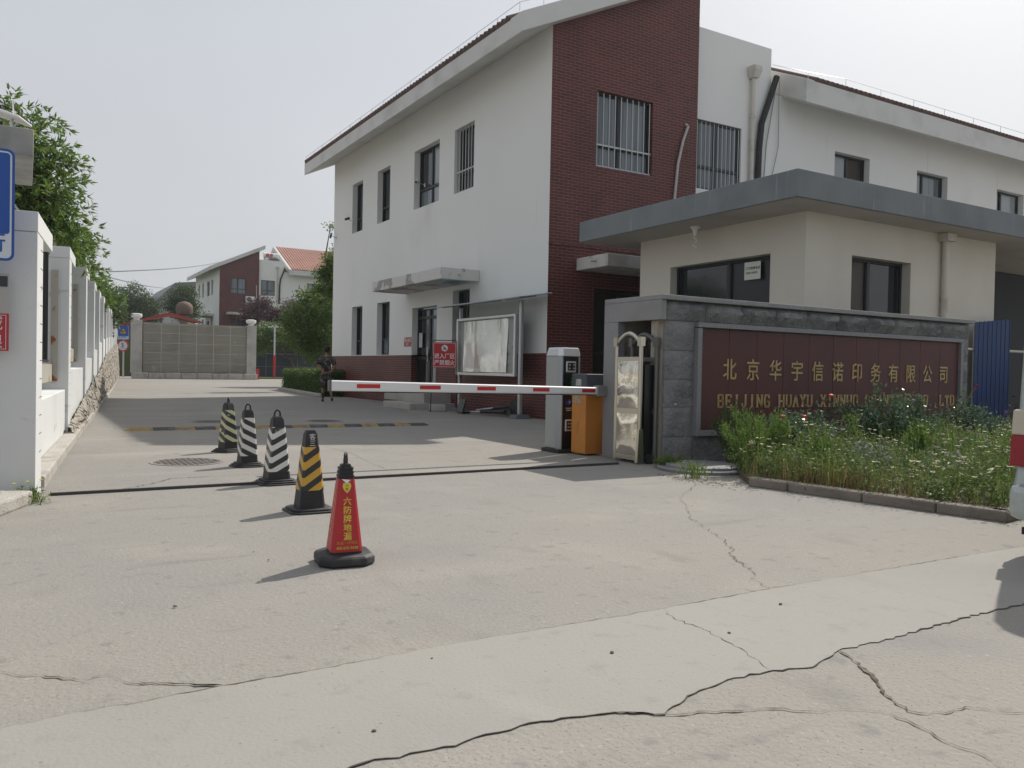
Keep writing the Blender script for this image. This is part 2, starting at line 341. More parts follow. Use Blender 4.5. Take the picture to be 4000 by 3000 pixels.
def tree(name, label, cat, base, trunk_h, trunk_r, blobs, n, L, Wd, m, seed, group=None, clump=.28, per=26, compound=False, shell=.75, bark=None):
    """blobs: ellipsoids (cx,cy,cz,rx,ry,rz) world; leaves sit in small sprays on twigs through the crown"""
    rng = np.random.default_rng(seed); t = thing(name, label, cat, base, group)
    B = np.array(blobs, float); vol = np.prod(B[:, 3:], 1) ** .75; nc = max(1, n // per); pick = rng.choice(len(B), nc, p=vol / vol.sum())
    u = rng.normal(size=(nc, 3)); u /= np.linalg.norm(u, axis=1)[:, None]
    rr = rng.uniform(0, 1, nc) ** (1 / 3.) ; rr = np.where(rng.uniform(size=nc) < shell, .72 + .36 * rng.uniform(size=nc) ** 1.6, rr)
    # lumpy outline: radius modulated by noise on the direction
    lump = np.array([noise.noise(Vector(q * 2.3 + pk * 5.1)) for q, pk in zip(u, pick)])
    rr = rr * (1 + .38 * lump)
    C = B[pick, :3] + u * rr[:, None] * B[pick, 3:]
    own = np.repeat(np.arange(nc), per); P = C[own] + rng.normal(size=(len(own), 3)) * clump * np.array([1, 1, .6])
    D = (P - C[own]); D /= np.linalg.norm(D, axis=1)[:, None] + 1e-6
    if compound:      # sprays of leaflets fanning from one point
        k = 6; P = np.repeat(P, k, 0) + rng.normal(size=(len(P) * k, 3)) * .015; D = np.repeat(D, k, 0)
    V, Fq = leaf_arrays(P, L, Wd, rng, D=D)
    tk = MB(); bx, by, bz = base
    cen = B[:, :3].mean(0); top = (bx + (cen[0] - bx) * .5, by + (cen[1] - by) * .5, bz + trunk_h)
    tk.tube([(bx, by, bz - .1), (bx + .04, by, bz + trunk_h * .5), top], [trunk_r * 1.25, trunk_r, trunk_r * .75], 8)
    for b in B:
        mid = (np.array(top) + b[:3]) / 2 + rng.normal(size=3) * .15
        tk.tube([top, mid, b[:3]], [trunk_r * .55, trunk_r * .35, trunk_r * .14], 6)
    for i in range(0, nc, max(1, nc // 160)):
        b = B[pick[i]]; q = b[:3] + (C[i] - b[:3]) * .2; tk.tube([q, (q + C[i]) / 2 + rng.normal(size=3) * .06, C[i]], [trunk_r * .13, trunk_r * .09, .008], 4)
    tk.build('trunk', bark or M_bark, t)
    raw_mesh('crown', V, Fq, m, t, base)
    return t

# ================================================================== SETTING
M_ground = mat('concrete_paving', (.279, .261, .231), .92, ov=[(.16, (.24, .229, .212), .35, .7), (1.1, (.305, .285, .25), .5, .8), (.7, (.225, .216, .204), .52, .8), (.45, (.31, .292, .262), .55, .72, (.35, 1.6, 1)), (3.5, (.235, .221, .20), .56, .76, (1, .5, 1)), (1.8, (.215, .203, .186), .60, .76, (.3, 1.8, 1)), (85, (.145, .138, .13), .60, .74, None, 2), (40, (.36, .338, .30), .63, .78, None, 2), (9, (.215, .205, .188), .58, .72), (.5, (.32, .25, .18), .74, .9), (2.3, (.13, .125, .12), .74, .78)], bump=(45, .55, .012))
M_strip = mat('newer_concrete', (.304, .290, .261), .9, ov=[(.5, (.275, .263, .238), .4, .7), (1.6, (.335, .322, .293), .55, .85, (1, .4, 1)), (1.2, (.245, .238, .22), .60, .78, (2.2, .35, 1)), (8, (.265, .256, .235), .55, .75), (30, (.22, .212, .195), .66, .74), (90, (.21, .20, .19), .66, .8, None, 2)], bump=(70, .35, .008))
M_crack = mat('crack_dirt', (.085, .07, .056), 1, ov=[(14, (.19, .165, .13), .38, .58)])
M_soil = mat('soil', (.12, .09, .065), 1, ov=[(12, (.18, .14, .10), .45, .7)], bump=(30, 1, .03))
g = MB(); g.quad((-400, -60, 0), (400, -60, 0), (400, 700, 0), (-400, 700, 0))
props(g.build('ground', M_ground, smooth=0), kind='structure')
pix = lambda pts, ox, oy, sc: [G((ox + x / sc) / S_, (oy + y / sc) / S_) for x, y in pts]
def jag(pts, n, amp, seed):
    rnd = random.Random(seed); P = [np.array(p[:2]) for p in pts]; out = []
    for a, b in zip(P, P[1:]):
        k = max(1, int(n * np.linalg.norm(b - a))); nrm = np.array([-(b - a)[1], (b - a)[0]]) / (np.linalg.norm(b - a) + 1e-6)
        for i in range(k): out.append(a + (b - a) * i / k + nrm * (rnd.uniform(-amp, amp) if i else 0))
    return out + [P[-1]]
up = [G(x, y) for x, y in ((-400, 1625), (0, 1577), (130, 1548), (330, 1513.6), (480, 1483.5), (625, 1458.6), (780, 1431), (935, 1401), (1106, 1371), (1396, 1323), (1531, 1298), (1661, 1274), (1856, 1240.5), (2031, 1210.5), (2212, 1181), (2600, 1120))]
lo = [G(x, y) for x, y in ((-400, 2300), (200, 1900), (600, 1710), (785, 1651), (985, 1613.6), (1050, 1588.6), (1106, 1578), (1171, 1560), (1321, 1542), (1436, 1545), (1500, 1500), (1571, 1470), (1656, 1453), (1756, 1443), (1811, 1406.5), (1906, 1385.5), (2081, 1335.5), (2146, 1320), (2212, 1305.5), (2600, 1235))]
ju, jl = jag(up, 30, .007, 1), jag(lo, 30, .010, 2)
bm = bmesh.new(); vs = [bm.verts.new((p[0], p[1], .004)) for p in ju + jl[::-1]]; f = bm.faces.new(vs)
bmesh.ops.triangulate(bm, faces=[f]); me = bpy.data.meshes.new('concrete_strip'); bm.to_mesh(me); bm.free()
props(finish('concrete_strip', me, M_strip, None, 0), kind='structure')
def crack(mb, pts, w0, w1, seed, amp=.011, n=38, z=.0055):
    rnd = random.Random(seed); J = jag(pts, n, amp, seed) if amp else pts; N = len(J); prev = None
    for i, p in enumerate(J):
        a, b = J[max(0, i - 1)], J[min(N - 1, i + 1)]; t = (b - a) / (np.linalg.norm(b - a) + 1e-9); nr = np.array([-t[1], t[0]])
        w = (w0 + (w1 - w0) * i / N) * rnd.uniform(.15, 1.1) * max(.12, .8 + 1.9 * noise.noise(Vector((i * .045, seed, 0))) + .5 * noise.noise(Vector((i * .31, seed, 4)))) / 2
        if i == 0 or i == N - 1: w *= .3
        cur = [(*(p + nr * w), z), (*(p - nr * w), z)]
        if prev: mb.quad(prev[0], prev[1], cur[1], cur[0])
        prev = cur
cb = MB(); A_ = lambda *p: pix(p, 0, 2000, 1.106); B_ = lambda *p: pix(p, 2000, 1800, 1.106)
crack(cb, A_((-300, 670), (0, 695), (60, 708), (180, 708), (275, 725), (380, 727), (455, 710), (550, 742), (720, 743), (820, 747), (960, 754)), .006, .014, 11)
crack(cb, A_((560, 742), (740, 746), (960, 753)), .010, .018, 111)
crack(cb, B_((1410, 822), (1500, 880), (1560, 940), (1600, 1000), (1650, 1040), (1710, 1085), (1760, 1095), (1900, 1088), (1960, 1068), (2080, 1085), (2212, 1092), (2500, 1105)), .014, .010, 12)
crack(cb, B_((430, 1090), (660, 1102), (850, 1088), (1050, 1080), (1170, 1075), (1300, 1088), (1480, 1080), (1640, 1098), (1710, 1096)), .009, .005, 13)
crack(cb, B_((1640, 1098), (1740, 1145), (1830, 1195), (1900, 1230), (2000, 1260), (2100, 1320), (2300, 1420)), .009, .007, 14)
crack(cb, B_((655, 648), (700, 685), (830, 735), (950, 795), (1040, 855), (1110, 905)), .005, .005, 15)
crack(cb, B_((800, 100), (770, 125), (725, 160), (755, 200), (770, 245), (850, 300), (920, 345), (955, 390), (940, 410), (1000, 445), (1050, 490), (1045, 515), (1110, 555)), .006, .009, 16, .02)
crack(cb, ju, .004, .007, 17, 0); crack(cb, jl, .003, .014, 20, 0)
crack(cb, [G(x, y) for x, y in ((240, 1062), (330, 1045), (370, 1034), (560, 1024), (640, 1020))], .02, .015, 21)
crack(cb, [G(x, y) for x, y in ((700, 965), (760, 980), (800, 1000), (830, 1012))], .008, .008, 22)
crack(cb, [G(x, y) for x, y in ((850, 880), (905, 902), (1000, 905), (1090, 895))], .02, .015, 23)
crack(cb, [G(x, y) for x, y in ((890, 920), (1000, 930), (1100, 928))], .015, .012, 24)
props(cb.build('crack', M_crack, smooth=0), kind='structure')
# small stones and twigs lying about
M_peb = mat('pebble_stone', (.12, .11, .10), .9)
peb = None
for i, (x, y) in enumerate(((548, 1194), (580, 1212), (378, 1313), (933, 1425), (1575, 1370), (1686, 1308), (1812, 1103), (808, 1583), (1322, 1413), (2050, 1350))):
    p = G(x, y); r = .0055 + .0025 * (i % 3)
    if peb is None:
        mb = MB(); mb.lathe([(.3, -.3), (.9, -.1), (1, .3), (.6, .8), (.1, .95)], n=7); peb = mb.build('pebble', M_peb, None, 0); o = peb
        props(o, 'small dark pebble lying loose on the pale concrete forecourt', 'pebble', 'dark pebbles on the forecourt')
    else: o = peb.copy(); COL.objects.link(o)
    o.location = (p[0], p[1], r * .25 + .004); o.scale = (r, r * .8, r * .6); o.rotation_euler = (0, 0, i * 1.3)

# ================================================================== OFFICE BUILDING (and its twin beyond)
def office(ox, oy, oz, label, near=True):
    t = thing('office_building', label, 'building', (ox, oy, oz)); X, Y, Z = ox, oy, oz
    L = 15.05; fx = Fr('X', X); fy = Fr('Y', Y); fl = Fr('Y', Y + .33); rv = .24
    up_ = [(11.96, 13.02), (9.46, 10.57), (5.79, 7.55), (3.68, 4.84)]
    gr_ = [(11.82, 12.88), (9.33, 10.43)]
    door = (5.78, 7.52, .42, 2.92); g3 = (3.78, 4.78, 1.52, 3.25)
    H = lambda a, b, c, d: (Y + a, Y + b, Z + c, Z + d)
    hU = [H(a, b, 5.91, 7.67) for a, b in up_]; hG = [H(a, b, 1.52, 3.25) for a, b in gr_] + [H(*g3)]; hD = H(*door)
    pl = 1.5; s = .473
    w = MB(); fx.wall(w, Y, Y + L, Z + pl, Z + 8.87, hU + hG + [(hD[0], hD[1], Z + pl, hD[3])], rv)
    # wing and link walls, white
    cx0 = X + 7.37
    cw = [(X + 10.1, X + 11.7, Z + 5.9, Z + 7.67), (X + 14.05, X + 15.7, Z + 5.9, Z + 7.67), (X + 18.6, X + 20.3, Z + 5.9, Z + 7.67), (X + 23.2, X + 24.9, Z + 5.9, Z + 7.67)]
    lw = (X + 4.7, X + 6.3, Z + 5.9, Z + 7.68)
    fl.wall(w, X + 4.36, cx0, Z + 0, Z + 10.03, [lw], .16)
    fl.wall(w, cx0, X + 34, Z + 0, Z + 8.82, cw, rv)
    w.add([(cx0, Y + .33, Z + 8.82), (cx0, Y + .33, Z + 10.03), (cx0, Y + 3.5, Z + 10.03), (cx0, Y + 3.5, Z + 8.82)], [(0, 1, 2, 3)])
    w.add([(X + 4.36, Y + .33, Z + 10.03), (cx0, Y + .33, Z + 10.03), (cx0, Y + 3.5, Z + 10.03), (X + 4.36, Y + 3.5, Z + 10.03)], [(0, 1, 2, 3)])
    w.box(X + .3, X + 4.35, Y + L - .2, Y + L, Z, Z + 8.87); w.add([(X, Y + L, Z + 8.87), (X + 4.4, Y + L, Z + 8.87), (X + 4.4, Y + L, Z + 10.95)], [(0, 1, 2)])
    w.quad((X, Y + L, Z), (X + 34, Y + L, Z), (X + 34, Y + L, Z + 8.8), (X, Y + L, Z + 8.8)); w.quad((X + 34, Y + .33, Z), (X + 34, Y + L, Z), (X + 34, Y + L, Z + 8.8), (X + 34, Y + .33, Z + 8.8))
    w.quad((X + 4.385, Y + .34, Z + 8.8), (X + 4.385, Y + L, Z + 8.8), (X + 4.385, Y + L, Z + 10.9), (X + 4.385, Y + .34, Z + 10.9))
    w.build('wall', M_plaster, t, 0)
    b = MB(); bw = (X + 1.26, X + 2.95, Z + 5.9, Z + 7.66); bd = (X + 1.3, X + 3.9, Z + .9, Z + 3.05)
    fy.wall(b, X - .001, X + 4.4, Z, Z + 8.87, [bw, bd], .3, [(X + 4.4, Z + 8.87 + s * 4.4)])
    b.quad((X + 4.4, Y, Z), (X + 4.4, Y + .33, Z), (X + 4.4, Y + .33, Z + 10.95), (X + 4.4, Y, Z + 10.95))
    b.build('brick_gable', M_brick, t, 0)
    fb = Fr('X', X - .004); b = MB(); fb.wall(b, Y - .004, Y + L, Z, Z + pl, [(hD[0], hD[1], Z, Z + pl)], rv)
    b.build('brick_plinth', M_brick, t, 0)
    b = MB(); b.tube([(X - .03, Y - .03, Z + 3.98), (X + 4.4, Y - .012, Z + 3.98)], .012, 4); b.build('movement_joint', M_crack, t)
    # roof of the tall bay: shed slab rising to the right
    e = 1.0; y0, y1 = Y - .32, Y + L + .6; x0, x1 = X - e, X + 5.0
    zb = lambda x: Z + 8.87 + s * (x - X); th = .44
    r = MB(); r.loops([[(x0, yy, zb(x0)), (x1, yy, zb(x1)), (x1, yy, zb(x1) + th), (x0, yy, zb(x0) + th)] for yy in (y0, y1)])
    rf = r.build('roof', M_fascia, t, 0, bevel=.015)
    # barrel tiles between the two verges
    def tiles(par, a, b_, du, slope_o, slope_v, m, n_per=8, R=.06):
        """ridged sheet: u runs a->b_, ridges along slope_v"""
        a, b_, sv = Vector(a), Vector(b_), Vector(slope_v); N = int((b_ - a).length / du); V = []; Q = []
        uv = (b_ - a).normalized(); nn = uv.cross(sv).normalized(); nn = nn if nn.z > 0 else -nn
        K = N * n_per; steps = 14 if not near else 2
        for k in range(steps + 1):
            for j in range(K + 1):
                ph = (j % n_per) / n_per; hgt = R * abs(math.sin(math.pi * ph)) + .03 + .02 * ((k * 1.0) % 1)
                V.append(a + (b_ - a) * (j / K) + sv * (k / steps) + nn * hgt)
        for k in range(steps):
            for j in range(K): i = k * (K + 1) + j; Q.append((i, i + 1, i + K + 2, i + K + 1))
        base = len(V)
        for j in range(K + 1): V.append(a + (b_ - a) * (j / K))
        for j in range(K): Q.append((j, j + 1, base + j + 1, base + j))
        mb = MB(); mb.add(V, Q); return mb.build('roof_tiles', m, par, 60)
    mt = M_tileold if near else brick_mat('far_tiles', 'X', (.36, .125, .085), (.27, .09, .065), (.46, .30, .24), .33, .17, .035, 0, .8)
    if near: tiles(rf, (x0 + .0, y0 + .5, zb(x0) + th - .03), (x0 + .0, y1 - .1, zb(x0) + th - .03), .2, 0, (5.9, 0, 5.9 * s), mt, 8, .10)
    # wing roof: slope facing front
    yE = Y + .33 - .9; zE = Z + 8.82 - s * .9 + .03; xw0, xw1 = X + 7.75, X + 35; D = 7.5; zr = lambda yy: zE + s * (yy - yE)
    r = MB(); r.loops([[(xx, yE, zr(yE)), (xx, yE + D, zr(yE + D)), (xx, yE + D, zr(yE + D) + .62), (xx, yE, zr(yE) + .62)] for xx in (xw0, xw1)])
    r2 = r.build('roof', M_fascia, t, 0, bevel=.015)
    tiles(r2, (xw0 + .3, yE - .0, zE + .60), (xw1, yE - .0, zE + .60), .2 if near else .33, 0, (0, D, D * s), mt, 6, .09)
    if not near:
        r = MB(); r.loops([[(xx, yE + D, zr(yE + D)), (xx, yE + 2 * D, zr(yE)), (xx, yE + 2 * D, zr(yE) + .6), (xx, yE + D, zr(yE + D) + .6)] for xx in (xw0, xw1)]); r.build('roof', M_fascia, t, 0)
    # lightning conductor
    mb = MB(); pts = []
    for k in range(17):
        yy = y0 + .15 + (y1 - y0 - .3) * k / 16; p = (x0 + .02, yy, zb(x0) + th + .24); pts.append(p); mb.tube([(p[0], yy, p[2] - .2), p], .008, 4)
    mb.tube(pts, .008, 4)
    pts = [(x0 + .02, y0 + .15, zb(x0) + th + .24)] + [(x0 + q, y0 + .1, zb(x0 + q) + th + .2) for q in (.6, 2, 4, 5.6)]; mb.tube(pts, .008, 4)
    for q in (.6, 2, 4): mb.tube([(x0 + q, y0 + .1, zb(x0 + q) + th), (x0 + q, y0 + .1, zb(x0 + q) + th + .2)], .008, 4)
    pts = [(cx0 + .02, Y + .3, Z + 9.6)] + [(xw0 + .1 + 1.55 * k, yE + .05, zE + .62 + (.32 if k else .2)) for k in range(18)]
    for p in pts[1:]: mb.tube([(p[0], p[1], p[2] - .3), p], .008, 4)
    mb.tube(pts, .008, 4); mb.build('lightning_wire', M_metal, t)
    # windows
    gl = M_glass
    pc = [[gl, gl], [gl, M_glass2], [gl, gl], [gl]]
    window(t, fx, *hU[0][:2], Z + 5.91, Z + 7.67, rv, (.55,), .3, [M_glass3, gl, M_glass2, gl])
    window(t, fx, *hU[1][:2], Z + 5.91, Z + 7.67, rv, (.45,), .3, [M_glass3, gl, M_glass2, gl])
    window(t, fx, *hU[2][:2], Z + 5.91, Z + 7.67, rv, (.5,), .33, [M_glass3, M_glass2, M_glass3, gl])
    window(t, fx, *hU[3][:2], Z + 5.91, Z + 7.67, rv, (.5,), .33, [M_glass2, gl, M_glass2, gl], 7 if near else 0)
    window(t, fx, *hG[0][:2], Z + 1.52, Z + 3.25, rv, (.5,), .3, [M_glass2, gl, gl, gl]); window(t, fx, *hG[1][:2], Z + 1.52, Z + 3.25, rv, (.5,), .3, [gl, M_glass2, gl, gl])
    window(t, fx, hG[2][0], hG[2][1], hG[2][2], hG[2][3], rv, (.5,), 0, [M_glass2, gl])
    window(t, fy, *bw, .18, (.44,), .3, [M_glass2, M_glass2, M_glass2, M_glass2], 10 if near else 0)
    window(t, fy, *bd, .28, (.35,), .3, [gl, gl, gl, gl])
    window(t, fl, *lw, .1, (.45,), .33, [M_glass2] * 4, 11 if near else 0)
    window(t, fl, *cw[0], rv, (.5,), 0, [M_glass3, mat('open_window_dark', (.045, .035, .028), .7)])
    window(t, fl, *cw[1], rv, (.35,), 0, [M_glass3, M_glass2]); window(t, fl, *cw[2], rv, (.35,), 0, [gl, M_glass3]); window(t, fl, *cw[3], rv, (.35,), 0, [gl, M_glass3])
    # door
    mb = MB(); a, b_, c, d = hD; dp = -rv
    for u0, u1 in ((a, a + .07), (b_ - .07, b_), ((a + b_) / 2 - .06, (a + b_) / 2 + .06)): fx.box(mb, u0, u1, c, d, dp - .03, dp + .05)
    fx.box(mb, a + .07, b_ - .07, d - .34, d - .26, dp - .028, dp + .048); fx.box(mb, a + .07, b_ - .07, c + .95, c + 1.05, dp - .026, dp + .046); fx.box(mb, a + .07, b_ - .07, c, c + .12, dp - .026, dp + .046); fx.box(mb, a + .07, b_ - .07, d - .07, d, dp - .026, dp + .046)
    dr = mb.build('door', M_frame, t)
    for i, (u0, u1) in enumerate(((a + .07, (a + b_) / 2 - .06), ((a + b_) / 2 + .06, b_ - .07))):
        mb = MB(); fx.box(mb, u0, u1, c + .12, d - .07, dp - .02, dp - .004); mb.build('pane', M_glass3 if i == 0 else gl, dr)
    mb = MB(); fx.box(mb, (a + b_) / 2 + .02, (a + b_) / 2 + .05, c + .9, c + 1.25, dp + .06, dp + .09); mb.build('handle', M_metal, dr)
    # canopies
    mb = MB(); mb.box(X - 1.12, X - .001, Y + 3.24, Y + 8.0, Z + 3.38, Z + 3.68); cn = mb.build('canopy', M_peel, t, 0, bevel=.015)
    mb = MB(); mb.tube([(X - .6, Y + 3.26, Z + 3.52), (X - .6, Y + 3.13, Z + 3.515)], .035, 10); mb.build('drain_spout', M_pvc, cn)
    mb = MB(); mb.box(X + .77, X + 3.9, Y - 1.19, Y - .003, Z + 3.42, Z + 3.7); cn = mb.build('canopy', M_concslab, t, 0, bevel=.015)
    mb = MB(); mb.tube([(X + .8, Y - .75, Z + 3.58), (X + .62, Y - .75, Z + 3.57)], .035, 10); mb.build('drain_spout', M_pvc, cn)
    # downpipe, black hose and conduits on the link wall
    px = X + 6.6; mb = MB(); mb.tube([(px, Y + .23, Z + .1), (px, Y + .23, Z + 9.1)], .055, 12)
    mb.prism([(px - .09, Y + .12, Z + 9.05), (px + .09, Y + .12, Z + 9.05), (px + .09, Y + .32, Z + 9.05), (px - .09, Y + .32, Z + 9.05)], [(px - .15, Y + .06, Z + 9.25), (px + .15, Y + .06, Z + 9.25), (px + .15, Y + .32, Z + 9.25), (px - .15, Y + .32, Z + 9.25)])
    mb.box(px - .15, px + .15, Y + .06, Y + .32, Z + 9.25, Z + 9.35)
    for zz in (6.3, 7.4, 8.0): mb.tube([(px, Y + .23, Z + zz), (px, Y + .23, Z + zz + .06)], .068, 12)
    mb.build('downpipe', M_pvc, t)
    mb = MB(); mb.tube([(X + 7.45, Y + .2, Z + 9.25), (X + 7.35, Y + .2, Z + 9.0), (X + 6.93, Y + .22, Z + 7.9), (X + 6.86, Y + .22, Z + 7.2), (X + 6.8, Y + .22, Z + 5)], .085, 8); mb.build('insulated_hose', M_black, t)
    if near:
        mb = MB(); mb.box(X - 1.34, X - .006, Y + 4.5, Y + 6.4, Z - .02, Z + .16); mb.box(X - .83, X - .006, Y + 4.75, Y + 7.6, Z + .16, Z + .42); mb.build('steps', M_conc, t, 0, bevel=.012)
        mb = MB(); mb.tube([(X + 7.5, Y + .24, Z + 9.1), (X + 7.2, Y + .28, Z + 7.4), (X + 7.05, Y + .28, Z + 5.2)], .015, 5); mb.build('hanging_cable', mat('grey_cable', (.3, .3, .3), .6), t); mb = MB(); mb.tube([(X + 7.6, Y + .24, Z + 9.3), (X + 7.66, Y + .27, Z + 7.4), (X + 7.2, Y + .28, Z + 5.6)], .012, 5)
        mb.build('hanging_cable', mat('grey_cable', (.3, .3, .3), .6), t); mb = MB(); mb.tube([(X + 4.5, Y + .3, Z + 9.9), (X + 4.55, Y + .31, Z + 8.9), (X + 4.45, Y + .31, Z + 8.2)], .008, 4); mb.build('hanging_cable', mat('grey_cable', (.3, .3, .3), .6), t)
        mb = MB(); mb.tube([(X + 4.02, Y, Z + 7.33), (X + 4.05, Y - .05, Z + 7.27), (X + 3.9, Y - .05, Z + 6.9), (X + 3.75, Y - .045, Z + 6.3), (X + 3.66, Y - .045, Z + 5.4), (X + 3.62, Y - .045, Z + 4.4)], .035, 8); mb.build('conduit', mat('grey_conduit', (.46, .45, .43), .5, ov=[(60, (.25, .25, .25), .5, .6)]), t)
        mb = MB(); mb.tube([(X - .02, Y + 11.0, Z + 3.0), (X - .02, Y + 14, Z + 3.0)], .004, 4)
    return t
main = office(10.13, 15.52, 0, 'white two-storey office with dark red brick gable and sloping eaves, beside the gate')
k = 1.43
twin = office(13.19 * k, 67.72 * k, 3.35, 'far white and red office of the same form, behind the grey screen wall', False)
tx, ty, tz = 13.19 * k, 67.72 * k, 3.35

# ================================================================== GUARD HOUSE
gx, gy = 10.75, 8.93
t = thing('guard_house', 'cream single-storey guard house with wide grey flat roof, behind the stone sign wall', 'building', (gx, gy, 0))
fx, fy = Fr('X', gx), Fr('Y', gy)
hL = (9.65, 12.13, 1.0, 3.15); hR = (11.9, 13.52, 1.0, 3.14)
w = MB(); fx.wall(w, gy, 13.04, 0, 3.75, [hL], .25); fy.wall(w, gx, 16.2, 0, 3.75, [hR], .25)
w.quad((16.2, gy, 0), (16.2, 11.2, 0), (16.2, 11.2, 3.75), (16.2, gy, 3.75)); w.quad((gx, 13.04, 0), (16.2, 13.04, 0), (16.2, 13.04, 3.75), (gx, 13.04, 3.75))
w.build('wall', M_guard, t, 0)
w = MB(); w.box(16.2, 24, 11.2, 13.04, 0, 3.74); w.build('side_annex', mat('shaded_recess_wall', (.055, .06, .066), .9), t, 0)  # recessed wall coloured near black to carry the shade in it
w = MB(); w.box(9.83, 24.5, 8.35, 13.81, 3.75, 3.7545); rf = w.build('roof', mat('soffit_plaster', (.46, .44, .40), .9, ov=[(1, (.40, .38, .34), .4, .7)]), t, 0)
w = MB(); w.box(9.79, 24.52, 8.31, 13.85, 3.757, 4.17); w.build('parapet', M_grayroof, rf, 0, bevel=.01)
window(t, fx, *hL, .22, (.45,), .62, [M_glass, M_glass, mat('dark_room', (.02, .024, .026), .3), M_glass])
window(t, fy, *hR, .22, (.42,), 0, [mat('brown_panel', (.06, .045, .04), .5), M_glass])
w = MB(); w.tube([(14.43, gy - .08, .1), (14.43, gy - .08, 3.6)], .06, 12); w.box(14.3, 14.56, gy - .2, gy - .003, 3.6, 3.74)
for zz in (1.3, 2.55): w.tube([(14.43, gy - .08, zz), (14.43, gy - .08, zz + .06)], .072, 12)
w.build('downpipe', M_pvc, t)
# fluorescent bulb in a ceramic holder
lp = G(1502, 490, 3.75); t = thing('ceiling_bulb', 'unlit white spiral bulb in a round holder under the grey guard house roof', 'light bulb', (lp[0], lp[1], 3.75))
w = MB(); w.lathe([(.09, 0), (.09, -.02), (.05, -.05), (.035, -.12)], lp * [1, 1, 0] + [0, 0, 3.75], 14); w.build('lamp_holder', M_white, t)
w = MB(); w.tube([(lp[0] + .03 * math.cos(a / 2), lp[1] + .03 * math.sin(a / 2), 3.62 - .011 * a) for a in range(0, 24)], .011, 6); w.tube([(lp[0], lp[1], 3.64), (lp[0], lp[1], 3.58)], .028, 10); w.build('spiral_tube', mat('frosted_tube', (.75, .74, .7), .3), t)
# paper notice on the guard window
p = PX(1627, 585, gx + .16); t = thing('paper_notice', 'white paper notice taped inside the top of the guard house side window', 'notice', (p[0], p[1], p[2]))
w = MB(); w.box(p[0] - .004, p[0], p[1] - .17, p[1] + .2, p[2] - .15, p[2] + .16); w.build('sheet', mat('paper', (.62, .66, .60), .8), t, 0)
text('lettering', '门卫值班电话', .055, M_black2, t, (p[0] - .006, p[1] + .17, p[2] + .03), (0, -1, 0), (0, 0, 1)); text('lettering', '15901150795', .05, M_black2, t, (p[0] - .006, p[1] + .17, p[2] - .05), (0, -1, 0), (0, 0, 1))

# ================================================================== SIGN WALL with the gate housing
t = thing('company_sign_wall', 'dark rough-stone sign wall with maroon panel and gold lettering, behind the flower bed', 'sign wall', (6.6, 7.5, 0))
X0, X1, YF = 6.62, 12.98, 7.48
w = MB(); w.box(X0, X1, YF + .1, YF + .3, 0, 1.98); w.box(X0, X1, 8.32, 8.56, 0, 1.98); w.build('core_wall', mat('cement_render', (.33, .29, .24), .95, ov=[(4, (.25, .22, .18), .45, .7)], bump=(20, .6, .02)), t, 0)
def rough_block(mb, x0, x1, z0, z1, seed, amp=.045, N=8):
    rng = random.Random(seed); nx, nz = max(3, int((x1 - x0) / .055)), max(3, int((z1 - z0) / .055)); V = []; Q = []
    for j in range(nz + 1):
        for i in range(nx + 1):
            x = x0 + (x1 - x0) * i / nx; z = z0 + (z1 - z0) * j / nz; e = min(i, nx - i, j, nz - j)
            d = 0 if e == 0 else amp * (.35 + .65 * abs(noise.noise(Vector((x * 4, z * 5, seed)))) * 2.2 + .25 * noise.noise(Vector((x * 13, z * 13, seed))))
            if e > 0 and j < nz * .38 + 1.5 * noise.noise(Vector((x * 5, seed, 0))): d *= .35
            V.append((x, YF + .1 - .035 - d, z))
    for j in range(nz):
        for i in range(nx): a = j * (nx + 1) + i; Q.append((a, a + 1, a + nx + 2, a + nx + 1))
    mb.add(V, Q)
    b = [(x0, z0), (x1, z0), (x1, z1), (x0, z1)]
    for i in range(4): p, q = b[i], b[(i + 1) % 4]; mb.quad((p[0], YF + .065, p[1]), (q[0], YF + .065, q[1]), (q[0], YF + .1, q[1]), (p[0], YF + .1, p[1]))
w = MB(); sd_ = 0; xs = [X0] + [X0 + .66 + .62 * i for i in range(10)]; xs[-1] = X1
for a, b in zip(xs, xs[1:]): sd_ += 1; rough_block(w, a + .004, b - .004, 1.745, 1.975, sd_, .11)
for z0, z1 in ((0, .33), (.33, .69), (.69, 1.03), (1.03, 1.38), (1.38, 1.74)): sd_ += 1; rough_block(w, X0 + .004, 7.10, z0 + .003, z1 - .003, sd_, .018 if z0 < 1.2 else .06); sd_ += 1; rough_block(w, 12.74, X1 - .004, z0 + .003, z1 - .003, sd_, .04)
for i in range(9): sd_ += 1; rough_block(w, 7.11 + .626 * i, 7.10 + .626 * (i + 1), .003, .325, sd_, .015)
w.build('stone_facing', M_rough, t, 50)
w = MB(); w.box(6.50, X1 + .02, YF - .03, 8.59, 1.982, 2.04); w.build('coping', M_granite, t, 0, bevel=.006)
w = MB(); w.box(6.50, 6.58, YF + .0, 8.59, 1.74, 1.98); w.build('lintel', M_granite, t, 0, bevel=.004)
w = MB(); w.box(6.50, 6.62, 8.30, 8.59, 0, 1.738); w.build('column', M_granite, t, 0, bevel=.004)
w = MB(); e = YF + .03
w.box(7.10, 12.75, YF - .005, YF + .09, 1.675, 1.735); w.box(7.10, 12.75, YF - .005, YF + .09, .33, .40); w.box(7.10, 7.17, YF - .005, YF + .09, .40, 1.665); w.box(12.68, 12.75, YF - .005, YF + .09, .40, 1.665)
w.build('panel_border', mat('border_granite', (.235, .235, .24), .7, ov=[(170, (.12, .12, .13), .5, .62, None, 2), (110, (.36, .36, .36), .56, .66, None, 2)]), t, 0, bevel=.004)
